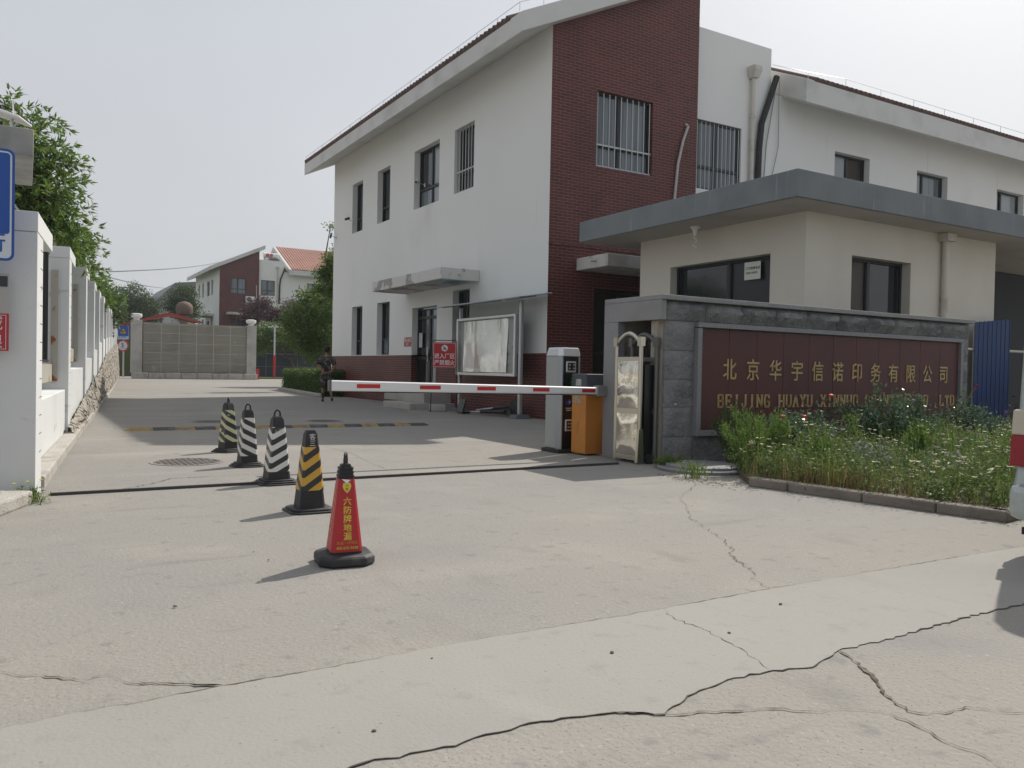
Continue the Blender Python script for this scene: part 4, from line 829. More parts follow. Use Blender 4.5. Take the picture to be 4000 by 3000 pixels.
text('lettering', '进入厂区', .145, M_white, t, (0, -.033, 1.375), (1, 0, 0), (0, 0, 1), 'CENTER', .001, bold=.002, sx=.92); text('lettering', '严禁烟火', .145, M_white, t, (0, -.033, 1.205), (1, 0, 0), (0, 0, 1), 'CENTER', .001, bold=.002, sx=.92)
w = MB(); w.tube([(0, -.031, 1.63), (0, -.034, 1.63)], .082, 24); sy_ = w.build('symbol_disc', M_white, t, 0)
w = MB(); w.box(-.012, .008, -.037, -.0345, 1.585, 1.66); w.box(-.045, -.028, -.037, -.0345, 1.59, 1.63); w.box(.018, .034, -.037, -.0345, 1.59, 1.645); w.obox((0, -.0385, 1.63), (.048, 0, -.048), (0, .001, 0), (.006, 0, .006)); w.build('no_flame_symbol', M_black2, sy_, 0)
t.location = (9.27, 18.98, 0); t.rotation_euler = (0, 0, rad(-30))
p = G(945, 888); t = thing('concrete_block', 'grey concrete block lying on the foot of the no-smoking stand', 'block', (p[0], p[1], 0))
w = MB(); w.obox((p[0], p[1], .085), (.2, -.09, 0), (.06, .13, 0), (0, 0, .085)); w.build('block_body', M_conc, t, 0, bevel=.02)
# red notice by the door
p = PX(880.5, 738.5, 10.12); t = thing('wall_notice', 'small red notice with white print stuck on the white wall left of the door', 'notice', tuple(p))
w = MB(); w.box(10.112, 10.122, p[1] - .26, p[1] + .26, p[2] - .14, p[2] + .14); w.build('plate', mat('faded_red', (.45, .10, .07), .6, ov=[(7, (.6, .5, .45), .62, .68)]), t, 0)
text('lettering', '禁止吸烟', .12, M_white, t, (10.108, p[1] + .22, p[2] - .0), (0, -1, 0), (0, 0, 1)); text('lettering', '关门', .1, M_white, t, (10.108, p[1] + .1, p[2] - .11), (0, -1, 0), (0, 0, 1))
p = PX(909, 735, 10.33); t = thing('paper_notice', 'white printed sheet taped to the glass of the office door', 'notice', tuple(p))
w = MB(); w.box(10.325, 10.33, p[1] - .12, p[1] + .12, p[2] - .22, p[2] + .22); w.build('sheet', mat('printed_paper', (.6, .6, .58), .8, ov=[(60, (.35, .35, .36), .5, .6, (1, 1, 3))]), t, 0)
# folded trolley lying by the wall
p = (9.5, 17.2, 0); t = thing('folded_trolley', 'folded black trolley with silver tubes lying against the brick plinth under the notice board', 'trolley', (p[0], p[1], 0)); x_, y_ = 9.50, 17.2
w = MB(); w.obox((x_ - .25, y_ + .75, .2), (0, .16, .0), (.05, 0, .16), (.015, 0, -.005)); w.obox((x_ - .2, y_ + .72, .04), (.1, 0, 0), (0, .16, 0), (0, 0, .02)); w.build('footplate', M_black2, t)
w = MB(); w.tube([(x_ - .15, y_ + .7, .06), (x_ + .1, y_ - .6, .12)], .018, 8); w.tube([(x_ + .12, y_ + .65, .1), (x_ + .35, y_ - .6, .25)], .018, 8); w.build('tube', M_metal, t)
w = MB(); w.tube([(x_ - .02, y_ + .15, .085), (x_ + .12, y_ - .75, .13)], .045, 8); w.tube([(x_ + .25, y_ + .1, .16), (x_ + .37, y_ - .75, .27)], .045, 8); w.build('grip', M_black, t)
w = MB(); w.tube([(x_ + .3, y_ - .85, .22), (x_ + .36, y_ - .85, .22)], .2, 16); w.tube([(x_ + .12, y_ - .9, .12), (x_ + .18, y_ - .9, .12)], .1, 16); w.build('wheel', M_black, t)
# CCTV cameras
def cctv(label, p, d, small=1.0):
    t = thing('security_camera', label, 'camera', tuple(p), 'small cameras on the office wall'); p = np.array(p)
    w = MB(); w.tube([p, p + [-.22 * small, 0, .05]], .012, 6); w.box(p[0] - .01, p[0], p[1] - .04, p[1] + .04, p[2] - .05, p[2] + .05); w.build('bracket', M_metal, t)
    w = MB(); q = p + [-.24 * small, 0, .07]; w.tube([q - np.array(d) * .09, q + np.array(d) * .09], .05 * small, 10); w.build('housing', M_white if small > .9 else M_black2, t)
    w = MB(); w.tube([q + np.array(d) * .088, q + np.array(d) * .10], .038 * small, 10); w.build('lens', M_black2, t)
    w = MB()
    for s_ in (-1, 1): w.tube([q + [0, .06 * s_, .03], q + [0, .12 * s_, .17]], .008, 5)
    w.build('antenna', M_white, t)
cctv('white camera with two aerials in the wider open upper window', PX(918, 498 * 0 + 400, 10.3), (-.8, -.5, -.3))
cctv('grey camera on a bracket at the farthest upper window', PX(762, 478, 10.12), (-.7, .6, -.3), .85)
cctv('dark round camera on an arm at the far white corner of the office', (10.12, 30.3, PX(722, 515, 10.12)[2]), (-.2, .3, -1), .8)

# ================================================================== FENCE WALL on the left
fd = np.array([.1000, .9950, 0]); fn = np.array([.9950, -.1000, 0]); F0 = np.array([.12, 9.08, 0.])
def FP(s, o, z=0.): return F0 + fd * s + fn * o + np.array([0, 0, z])
def fbox(mb, s0, s1, o0, o1, z0, z1, mi=0): return mb.obox(FP((s0 + s1) / 2, (o0 + o1) / 2, (z0 + z1) / 2), fd * (s1 - s0) / 2, fn * (o1 - o0) / 2, (0, 0, (z1 - z0) / 2), mi)
t = thing('boundary_wall', 'long white boundary wall of tall pillars and low panels receding along the left of the drive', 'wall', (.05, 7.46, 0))
def stone_mat():
    m = mat('rubble_stone', (.34, .31, .26), .95, ov=[(3, (.44, .40, .33), .5, .7)], bump=(12, .8, .03)); n = m.node_tree.nodes; l = m.node_tree.links; p = n['Principled BSDF']
    v = n.new('ShaderNodeTexVoronoi'); v.feature = 'DISTANCE_TO_EDGE'; v.inputs['Scale'].default_value = 4.2; tc = n.new('ShaderNodeTexCoord'); l.new(tc.outputs['Object'], v.inputs['Vector'])
    r = n.new('ShaderNodeMapRange'); r.inputs[1].default_value = .0; r.inputs[2].default_value = .09; l.new(v.outputs['Distance'], r.inputs[0])
    x = n.new('ShaderNodeMix'); x.data_type = 'RGBA'; x.inputs[6].default_value = (.13, .115, .095, 1); l.new(r.outputs[0], x.inputs[0]); l.new(p.inputs['Base Color'].links[0].from_socket, x.inputs[7]); l.new(x.outputs[2], p.inputs['Base Color'])
    b = n.new('ShaderNodeBump'); b.inputs['Distance'].default_value = .05; b.inputs['Strength'].default_value = .9; l.new(r.outputs[0], b.inputs['Height']); l.new(p.inputs['Normal'].links[0].from_socket, b.inputs['Normal']); l.new(b.outputs[0], p.inputs['Normal']); return m
M_stone = stone_mat()
rub = lambda s: float(np.interp(s, [3.6, 4.6, 9, 13, 16.4, 21, 24, 31, 48, 60], [.08, .14, .38, .60, .74, 1.07, 1.3, 1.55, 2.2, 2.5]))
led = lambda s: float(np.interp(s, [0, 3.5, 7.9, 12, 15.5, 20, 24, 31, 48], [.70, .70, .96, 1.16, 1.40, 1.72, 1.95, 2.2, 2.75]))
sp_ = [4.14, 9.0, 13.0, 16.6, 20.6, 24.2, 27.9, 31.6, 35.3, 39.0, 42.7, 46.4, 50.1]
top_ = lambda s: float(np.interp(s, [4.14, 9.17, 13, 16.4, 20.8, 23.3, 26.4, 33.5, 39, 47.5, 60], [2.72, 2.95, 3.03, 3.10, 3.24, 3.29, 3.34, 3.52, 3.66, 3.94, 4.2]))
# nearest pillar, by the gateway, set a little forward
w = MB(); fbox(w, -1.616, -1.16, -.62, .121, -.05, 2.11); pl_ = w.build('pillar', M_fence, t, 0, bevel=.006)
w = MB(); fbox(w, -1.619, -.30, -.62, .124, 2.113, 2.27); w.build('pillar_cap', M_fence, pl_, 0, bevel=.006)
w = MB()
for q in range(12): fbox(w, -1.36, -1.18, .1215, .1225, .35 + .15 * q, .357 + .15 * q)
w.build('joint', M_crack, pl_, 0)
for i in range(-1, len(sp_)):
    s0 = sp_[i] if i >= 0 else -1.1
    if i >= 0:
        zt = top_(s0); w = MB(); fbox(w, s0, s0 + .45, -.62, 0, -.05, zt - .16); pl_ = w.build('pillar', M_fence, t, 0, bevel=.006)
        w = MB(); fbox(w, s0 - .003, s0 + 1.3, -.62, .003, zt - .158, zt); w.build('pillar_cap', M_fence, pl_, 0, bevel=.006)
        if i == 0:
            w = MB()
            for q in range(13): fbox(w, s0 + .25, s0 + .43, .0005, .0015, .45 + .16 * q, .457 + .16 * q)
            w.build('joint', M_crack, pl_, 0)
    if i < len(sp_) - 1:
        s1 = sp_[i + 1]; sa = s0 + .45; za = led(s1 - .6) if i >= 0 else .70; zt = top_(max(s1, 4.14)) - .12
        w = MB(); fbox(w, sa, s1, -.62, -.04, -.05, za); w.build('low_panel', M_fence, t, 0, bevel=.01)
        w = MB(); n_ = 24
        for q in range(n_): fbox(w, sa + .1 + (s1 - sa - .25) * q / (n_ - 1) - .01, sa + .1 + (s1 - sa - .25) * q / (n_ - 1) + .01, -.27, -.25, za + .38, zt)
        fbox(w, sa, s1 - .1, -.28, -.24, za + .38, za + .42); fbox(w, sa, s1 - .1, -.28, -.24, zt - .02, zt + .02); w.build('iron_railing', M_black2, t, 0)
        if i > 0: continue
        w = MB(); fbox(w, s1 - .05, s1 - .002, -.22, -.14, za + .12, zt - .22); fbox(w, sa, s1 - .05, -.24, -.20, za + .12, za + .36); w.build('rusty_frame', mat('rusty_paint', (.40, .38, .32), .8, ov=[(4, (.26, .09, .03), .56, .64)]), t, 0)
# rubble stone apron from the second pillar on
N = 420; V = []; Q = []; K = 8
for i in range(N + 1):
    s_ = 3.9 + 48 * i / N
    for j in range(K + 1):
        f_ = j / K; q = Vector((s_ * 1.0, f_ * rub(s_) * 1.0, 7)); d_ = noise.voronoi(q * 2.8)[0]; e_ = min(1., (d_[1] - d_[0]) * 2.5) * .075 + .03 * noise.noise(q * 5)
        o_ = (.14 - .10 * f_) + e_ * (1 if j < K else .3) - .045; V.append(FP(s_, o_, .09 + (rub(s_) - .02) * f_ + .04 * noise.noise(q * 3) * (j > 0)))
for i in range(N):
    for j in range(K): a_ = i * (K + 1) + j; Q.append((a_, a_ + 1, a_ + K + 2, a_ + K + 1))
w = MB(); w.add(V, Q); w.build('rubble_base', M_stone, t, 60)
t = thing('stone_slab', 'pale flat slab leaning against the rubble foot of the boundary wall', 'slab', tuple(FP(12.9, .2)))
w = MB(); w.loops([[FP(12.6, .02, .80), FP(12.68, .02, .80), FP(12.68, -.0, .80), FP(12.6, .0, .80)], [FP(13.0, .16, .10), FP(13.4, .16, .10), FP(13.4, .10, .10), FP(13.0, .10, .10)]]); w.build('slab_body', M_kerb, t, 0)
t = thing('kerb', 'pale concrete kerb running along the foot of the white boundary wall', 'kerb', tuple(FP(-.9, .1)))
w = MB()
for i in range(31):
    s0 = -.90 + 1.6 * i; oo = .13 + .05 * math.sin(math.pi * min(1, max(0, (s0 - 3) / 36))); h_ = .10 + .004 * math.sin(i * 2.1); fbox(w, s0, s0 + 1.592, -.045, oo, -.02, h_)
w.build('kerb_stones', M_kerb, t, 0, bevel=.018)
t = thing('kerb', 'short weathered kerb stone in front of the nearest white pillar at the left edge', 'kerb', (-.1, 6.4, 0))
w = MB(); a, b = np.array([-1.3, 3.3, 0]), np.array([.05, 7.38, 0]); a = np.array(G(-160, 1180)); b = np.array(G(76, 1088)); d = (b - a) / np.linalg.norm(b - a); n_ = np.array([-d[1], d[0], 0]); ln = np.linalg.norm(b - a)
for k0 in range(2): w.obox(a + d * ln * (.25 + .5 * k0) + n_ * .14 + [0, 0, .05], d * ln * .246, n_ * .13, (0, 0, .055))
w.build('kerb_stones', M_kerb, t, 0, bevel=.02)
w = None
# concrete beam of the pedestrian gateway and its hidden post
t = thing('gateway_beam', 'thick grey concrete gateway slab above the nearest pillar at the left edge', 'beam', (-.9, 7.9, 0))
w = MB(); w.box(-2.2, .045, 7.46, 8.75, 2.70, 2.91); w.build('slab', mat('stained_concrete', (.36, .355, .33), .9, ov=[(3, (.25, .245, .23), .4, .7), (9, (.20, .19, .18), .6, .75, (1, 1, .3))], bump=(30, .5, .01)), t, 0, bevel=.01)
w = MB(); w.box(-1.9, -1.4, 7.6, 8.5, 0, 2.70); w.build('post', M_fence, t, 0)
# solar lamp on the slab
t = thing('solar_lamp', 'white solar-panel lamp with black light head on a short pole above the gateway slab', 'lamp', (-.10, 8.0, 2.91))
w = MB(); w.tube([(-.11, 8.0, 2.91), (-.11, 8.0, 3.10)], .013, 8); w.build('pole', M_metal, t)
w = MB(); c = np.array([-.16, 8.0, 3.125]); w.obox(c, (.15, -.05, -.045), (.05, .14, 0), (.003, 0, .012)); w.build('panel_body', mat('white_plastic', (.75, .75, .74), .35), t, 0, bevel=.01)
w = MB(); w.obox(c + [-.09, .02, .055], (.075, -.02, -.004), (.01, .05, 0), (0, 0, .018)); w.build('light_head', M_black2, t, 0, bevel=.01)
w = MB(); w.tube([(-.095, 7.96, 3.11), (-.105, 7.96, 3.24)], .007, 6); w.build('bracket', M_white, t)

# ---- signs
M_sblue = mat('sign_blue', (.015, .075, .33), .35); M_sw = mat('sign_white', (.55, .60, .64), .4); M_sy = mat('sign_yellow', (.62, .36, .02), .4)
def rounded(mb, O, ux, uz, w_, h_, r, d0, d1):
    pts = []
    for cx_, cz, a0 in ((w_ - r, h_ - r, 0), (r, h_ - r, 90), (r, r, 180), (w_ - r, r, 270)):
        for k_ in range(6): a = rad(a0 + 18 * k_); pts.append((cx_ + r * math.cos(a), cz + r * math.sin(a)))
    n = Vector(ux).cross(Vector(uz)); O = Vector(O); ux, uz = Vector(ux), Vector(uz)
    mb.prism([O + ux * a + uz * b + n * d0 for a, b in pts], [O + ux * a + uz * b + n * d1 for a, b in pts])
def slow_sign(t, O, ux, w_, h_):
    ux = Vector(ux).normalized(); uz = Vector((0, 0, 1)); n = ux.cross(uz); O = Vector(O); s = w_ / .62; at = lambda a, b, d=0: O + ux * a + uz * b + n * d
    mb = MB(); rounded(mb, O, ux, uz, w_, h_, .05 * s, 0, .01); bd = mb.build('board', M_sblue, t, 0)
    mb = MB(); q = .018 * s; e = .012 * s
    rounded(mb, at(q, q), ux, uz, w_ - 2 * q, h_ - 2 * q, .035 * s, .010, .012); mb.build('white_line', M_sw, bd, 0)
    mb = MB(); rounded(mb, at(q + e, h_ * .24), ux, uz, w_ - 2 * (q + e), h_ * .76 - q - e, .02 * s, .012, .014); mb.build('blue_field', M_sblue, bd, 0)
    mb = MB()
    def tri(c, r, d0, d1): 
        p = [at(c[0] + r * math.cos(rad(a)), c[1] + r * math.sin(rad(a)) * 1.0, d0) for a in (90, 210, 330)]; p2 = [v + n * (d1 - d0) for v in p]; mb.prism(p, p2)
    c = (w_ / 2, h_ * .55); tri(c, w_ * .36, .014, .016); mb.build('triangle_border', M_black2, bd, 0); mb = MB(); tri(c, w_ * .29, .016, .018); mb.build('triangle', M_sy, bd, 0)
    mb = MB(); mb.obox(at(c[0], c[1] - .01 * s, .019), ux * .06 * s, n * .001, uz * .03 * s); mb.obox(at(c[0] - .03 * s, c[1] + .035 * s, .019), ux * .03 * s, n * .001, uz * .03 * s); mb.build('warning_symbol', M_black2, bd, 0)
    text('lettering', '减速慢行', .15 * s, M_sblue, bd, at(w_ / 2, h_ * .09, .013), ux, uz, 'CENTER', .001, bold=.002 * s, sx=.86)
    return bd
t = thing('slow_down_sign', 'large blue sign with white line and white bottom strip, cut off at the left', 'road sign', (-.4, 7.2, 1.84))
slow_sign(t, (-.715, 7.2, 1.84), (1, 0, 0), .64, .83)
w = MB(); w.tube([(-.4, 7.22, 0), (-.4, 7.22, 2.6)], .03, 10); w.build('pole', M_metal, t)
t = thing('wall_poster', 'poster with dark photo above and red lower half, cut off by the left photo edge', 'poster', (-.4, 7.40, 1.17))
PYf = 7.36
w = MB(); w.box(-.72, -.107, PYf, PYf + .012, 1.17, 1.76); w.build('sheet', mat('dusty_poster', (.40, .39, .37), .6), t, 0)
w = MB(); w.box(-.72, -.107, PYf - .003, PYf - .001, 1.17, 1.455); w.build('red_half', mat('poster_red', (.42, .03, .035), .5), t, 0)
w = MB(); w.box(-.60, -.118, PYf - .003, PYf - .001, 1.66, 1.74); w.build('photo', mat('poster_photo', (.04, .04, .045), .4), t, 0)
text('lettering', '区域', .115, M_sw, t, (-.145, PYf - .004, 1.34), (1, 0, 0), (0, 0, 1), 'RIGHT', .001); text('lettering', '界限', .115, M_sw, t, (-.145, PYf - .004, 1.20), (1, 0, 0), (0, 0, 1), 'RIGHT', .001)
w = MB(); 
for q in ((-.70, -.125, 1.182, 1.186), (-.70, -.125, 1.44, 1.444), (-.129, -.125, 1.186, 1.44)): w.box(q[0], q[1], PYf - .005, PYf - .0035, q[2], q[3])
w.build('border_line', M_sw, t, 0)
# far signpost
b0 = G(266, 815); Rn = Vector((R_[0], R_[1], 0)).normalized(); 
t = thing('speed_limit_post', 'grey post carrying a blue slow-down sign above a round speed limit sign', 'road sign', (b0[0], b0[1], 0))
dS = Vector((b0[0], b0[1], 0)).length; px_m = lambda n: n * 1.808 / 3197.8 * dS * .99
w = MB(); w.tube([(b0[0], b0[1], 0), (b0[0], b0[1], 3.8)], .06, 10); w.build('pole', M_metal, t)
fw = Vector((FW[0], FW[1], 0)).normalized(); c0 = Vector((b0[0], b0[1], 0)) - fw * .08
slow_sign(t, c0 - Rn * .42 + Vector((0, 0, 2.80)), Rn, .86, 1.06)
rc_ = c0 + Vector((0, 0, 2.34)); w = MB(); w.tube([rc_, rc_ - fw * .02], .42, 28); dsc = w.build('round_sign', mat('limit_red', (.5, .03, .03), .4), t, 0)
w = MB(); w.tube([rc_ - fw * .021, rc_ - fw * .026], .33, 28); w.build('white_face', M_sw, dsc, 0)
text('lettering', '5', .42, M_black2, dsc, rc_ - fw * .03 - Rn * .125 + Vector((0, 0, -.08)), Rn, (0, 0, 1), 'LEFT', .001, bold=.012); text('lettering', '限速行驶', .085, M_black2, dsc, rc_ - fw * .03 + Vector((0, 0, -.2)), Rn, (0, 0, 1), 'CENTER', .001)

# ================================================================== SCREEN WALL at the end of the drive
YS = 63.; qa, qb = PY(283, 815, YS), PY(549, 818, YS)
xa, xb = qa[0], qb[0]
t = thing('screen_wall', 'grey ribbed concrete screen wall between two pillars, closing the end of the drive', 'wall', ((xa + xb) / 2, YS, 0))
def rib(name):
    if name in MATS: return MATS[name]
    return brick_mat(name, 'X', (.27, .265, .235), (.225, .22, .19), (.12, .115, .10), 1.55, .11, .022, 0, .9)
w = MB(); w.box(xa + .75, xb - .6, YS, YS + .3, .45, 3.98); nrib = 34
for i in range(nrib): zc = .5 + (3.4) * i / nrib; w.prism([(xa + .76, YS, zc), (xb - .61, YS, zc), (xb - .61, YS, zc + .07), (xa + .76, YS, zc + .07)], [(xa + .76, YS - .03, zc + .012), (xb - .61, YS - .03, zc + .012), (xb - .61, YS - .03, zc + .05), (xa + .76, YS - .03, zc + .05)])
w.build('ribbed_panel', mat('ribbed_concrete', (.29, .275, .23), .9, ov=[(.6, (.24, .225, .185), .4, .7), (2, (.38, .375, .34), .6, .8)]), t, 0)
w = MB()
for i in range(1, 6): x_ = xa + .75 + (xb - xa - 1.35) * i / 6; w.box(x_ - .03, x_ + .03, YS - .035, YS - .031, .45, 3.95)
for i in range(1, 5): z_ = .45 + 3.5 * i / 5; w.box(xa + .77, xb - .62, YS - .0345, YS - .0315, z_ - .025, z_ + .025)
w.build('mortar_line', mat('pale_mortar', (.36, .355, .33), .9), t, 0)
for xx, zt in ((xa - .02, 4.12), (xb - .6, 4.05)):
    w = MB(); w.box(xx, xx + .7, YS - .12, YS + .42, .4, zt); p_ = w.build('pillar', M_conc, t, 0, bevel=.02)
    w = MB(); w.lathe([(.2, 0), (.2, .1), (.33, .18), (.38, .3), (.36, .42), (.2, .46)], (xx + .35, YS + .15, zt), 20); w.build('finial_bowl', M_white, p_)
w = MB()
n_ = 8
for i in range(n_): a_ = xa + (xb - xa + .15) * i / n_; w.box(a_, a_ + (xb - xa + .15) / n_ - .02, YS - .55, YS - .08, 0, .44 - .02 * (i % 2))
w.build('base_blocks', M_kerb, t, 0, bevel=.04)

# dark sheet fence to the right of the screen
t = thing('dark_fence', 'dark slate-coloured sheet fence on thin rails beyond the end of the drive', 'fence', (19, 71, 0))
w = MB(); w.box(14.9, 40, 71, 71.04, .12, 2.25); w.build('sheet', mat('slate_sheet', (.035, .045, .06), .6), t, 0)
w = MB()
for i in range(10): w.tube([(15 + 2.7 * i, 70.9, 0), (15 + 2.7 * i, 70.9, 2.3)], .03, 6)
w.tube([(14.9, 70.9, 2.1), (40, 70.9, 2.1)], .03, 6); w.tube([(14.9, 70.9, 1.0), (40, 70.9, 1.0)], .02, 6); w.build('rail', mat('grey_rail2', (.2, .2, .21), .6), t)
# raised ground behind
w = MB(); w.box(-60, 200, 73, 400, -.5, 3.2); o = w.build('terrain', mat('grass_ground', (.07, .09, .035), 1, ov=[(.5, (.12, .10, .06), .5, .7)]), None, 0); props(o, kind='structure')
w = MB(); w.box(14.7, 45, 66.5, 72.9, .004, .09); o = w.build('verge', mat('grass_verge', (.09, .12, .035), 1, ov=[(4, (.16, .15, .07), .5, .7)]), None, 0); props(o, kind='structure')
# red and white lamp post
p = G(592, 818); t = thing('lamp_post', 'thin lamp post painted red below and grey above, beside the screen wall', 'lamp post', (p[0], p[1], 0))
w = MB(); w.tube([(p[0], p[1], 0), (p[0], p[1], 1.95)], .105, 10); w.build('red_sleeve', M_red, t)
w = MB(); w.tube([(p[0], p[1], 1.95), (p[0], p[1], 4.25)], .075, 10); w.build('pole', M_metal, t)
w = MB(); w.obox((p[0], p[1], 4.3), Rn * .55, fw * .12, (0, 0, .05)); w.obox((p[0], p[1], 4.4), Rn * .12, fw * .35, (0, 0, .05)); w.build('lamp_head', M_metal, t)
w = MB(); q = PY(549, 810, 64); w.box(q[0] + .12, q[0] + .38, 64, 64.3, 0, .75); t = thing('fire_box', 'small red box standing at the right end of the screen wall', 'box', (q[0] + .25, 64.1, 0)); w.build('box_body', M_red, t, 0, bevel=.02); w = MB(); w.box(q[0] + .10, q[0] + .40, 63.98, 64.32, .75, .8); w.build('lid', M_red, t, 0)
# pavilion with a low red roof
z0 = 3.2; a, pk, b = PY(258, 700, 76), PY(366, 676, 76), PY(436, 695, 76)
t = thing('pavilion', 'low shed with a red gable roof edge showing above the screen wall', 'pavilion', (pk[0], 76, z0))
w = MB(); w.add([(a[0], 76, a[2]), (pk[0], 76, pk[2]), (b[0], 76, b[2]), (b[0], 80, b[2]), (pk[0], 80, pk[2]), (a[0], 80, a[2])] , [(0, 1, 4, 5), (1, 2, 3, 4)]); w.add([(a[0], 75.95, a[2] - .15), (pk[0], 75.95, pk[2] - .3), (b[0], 75.95, b[2] - .15), (b[0], 75.95, b[2]), (pk[0], 75.95, pk[2] + .06), (a[0], 75.95, a[2])], [(0, 1, 4, 5), (1, 2, 3, 4)]); w.build('roof', mat('red_roof_trim', (.30, .05, .04), .6), t, 0)
w = MB()
for f_ in (.12, .5, .88): x_ = a[0] + (b[0] - a[0]) * f_; w.box(x_ - .1, x_ + .1, 76.2, 76.4, z0, 4.3 if f_ != .5 else 5.0)
w.box(a[0] + .6, b[0] - .6, 79, 79.2, z0, 4.3); w.build('post', M_crack, t, 0)
# brown dome
c = PY(398, 690, 84); t = thing('dome_ornament', 'round brown dome on a ringed neck showing above the red gable roof', 'ornament', (c[0], 84, 3.2))
w = MB(); zt = PY(398, 651, 84)[2]; w.lathe([(.3, 0), (.38, .8), (.45, 1.2), (.55, 1.35), (.42, 1.5), (.42, zt - 3.2 - 1.4)], (c[0], 84, 3.2), 20); w.build('neck', mat('brown_clay', (.20, .12, .095), .8), t)
w = MB(); w.lathe([(.3, -1.45), (.72, -1.2), (.8, -.8), (.74, -.4), (.5, -.12), (.1, 0)], (c[0], 84, zt), 24); w.build('dome', mat('brown_clay2', (.15, .095, .078), .8, ov=[(8, (.15, .09, .075), .5, .7)]), t)
# grey metal-roofed hall
t = thing('metal_hall', 'distant grey hall with a shallow pitched metal roof left of the far office', 'building', (22, 122, 3.2))
a, b, c, d2 = PY(338, 647, 122), PY(378, 611, 122), PY(470, 607, 122), PY(343, 655, 122)
w = MB(); w.box(a[0] + .3, c[0], 122, 140, 3.2, a[2] + .1); w.add([(a[0] + .3, 122, a[2]), (c[0], 122, a[2]), (c[0], 122, c[2] - .1), (b[0], 122, b[2] - .1)], [(0, 1, 2, 3)]); w.build('wall', mat('hall_sheet', (.42, .45, .44), .6), t, 0)
w = MB(); w.loops([[(a[0] - .3, y_, a[2] - .3), (b[0], y_, b[2]), (c[0], y_, c[2]), (c[0], y_, c[2] - .9), (b[0], y_, b[2] - .9), (a[0] - .3, y_, a[2] - 1.0)] for y_ in (121.5, 141)]); w.build('roof', mat('hall_roof', (.17, .19, .18), .7), t, 0)
a, b = PY(320, 668, 110), PY(352, 655, 110)
t = thing('lean_to', 'pale lean-to with a grey sloping roof edge in front of the metal hall', 'building', (a[0], 110, 3.2))
w = MB(); w.box(a[0] + .8, b[0] + 1, 110, 116, 3.2, a[2]); w.build('wall', M_plaster, t, 0)
w = MB(); w.loops([[(a[0], y_, a[2] + .1), (b[0] + 1, y_, b[2] + .6), (b[0] + 1, y_, b[2] + .1), (a[0], y_, a[2] - .35)] for y_ in (109.5, 116.5)]); w.build('roof', mat('hall_roof', (.17, .19, .18), .7), t, 0)
a = PY(262, 703, 78)
# air conditioner, solar heater on the far office
f = Fr('Y', ty); c = PY(541, 647, ty - .4)
t = thing('air_conditioner', 'white outdoor air conditioner unit on the red brick of the far office', 'air conditioner', tuple(c))
w = MB(); w.box(c[0] - .5, c[0] + .5, ty - .45, ty - .05, c[2] - .35, c[2] + .35); w.build('case', M_white, t, 0, bevel=.02)
w = MB(); w.tube([(c[0] - .15, ty - .452, c[2]), (c[0] - .15, ty - .47, c[2])], .28, 20); w.build('fan_grille', mat('grille_grey', (.12, .12, .12), .6), t)
w = MB(); w.tube([(c[0] + .5, ty - .2, c[2]), (c[0] + .75, ty - .1, c[2] + .3), (c[0] + .72, ty - .06, c[2] + 1.7)], .04, 6); w.build('pipe', M_pvc, t)
w = MB()
for s_ in (-.4, .4): w.box(c[0] + s_ - .03, c[0] + s_ + .03, ty - .5, ty - .01, c[2] - .41, c[2] - .352)
w.build('bracket', M_metal, t)
c = PY(583, 552, ty + 1.2)
t = thing('solar_water_heater', 'white rooftop solar water heater with red characters beside the far brick gable', 'water heater', (c[0], ty + 1.5, tz + 10.03))
w = MB(); w.tube([(c[0] - .75, ty + 1.2, c[2]), (c[0] + 1.0, ty + 1.2, c[2])], .3, 16); w.build('tank', M_white, t)
w = MB()
for i in range(12): w.tube([(c[0] - .7 + .14 * i, ty + 1.0, c[2] - .2), (c[0] - .7 + .14 * i, ty + .5, c[2] - 1.1)], .04, 6)
w.build('tubes', mat('dark_tube', (.08, .08, .09), .3), t)
w = MB(); w.box(c[0] - .75, c[0] + 1, ty + .45, ty + .52, c[2] - 1.2, c[2] - 1.1); 
for s_ in (-.7, .9): w.tube([(c[0] + s_, ty + 1.2, c[2]), (c[0] + s_, ty + 1.2, tz + 10.0)], .04, 6); w.tube([(c[0] + s_, ty + .5, c[2] - 1.1), (c[0] + s_, ty + .5, tz + 10.0)], .04, 6)
w.build('stand', M_metal, t)
text('lettering', '鑫源', .42, M_red, t, (c[0] - .55, ty + .89, c[2] - .15), (1, 0, 0), (0, 0, 1), ext=.01, bold=.01)
# overhead cables
for i, (p0, p1, lab) in enumerate((((150, 590), (489, 563), 'upper thin overhead cable crossing the sky to the far office'), ((150, 577), (372, 622), 'lower thin overhead cable sagging towards the metal hall'))):
    a = PY(*p0, 30); b = PY(*p1, 95 if i == 0 else 120); mb = MB(); m_ = 16
    mb.tube([a + (b - a) * q / m_ - [0, 0, .25 * math.sin(math.pi * q / m_)] for q in range(m_ + 1)], .02, 4)
    o = mb.build('overhead_cable', M_black2, None); props(o, lab, 'cable')

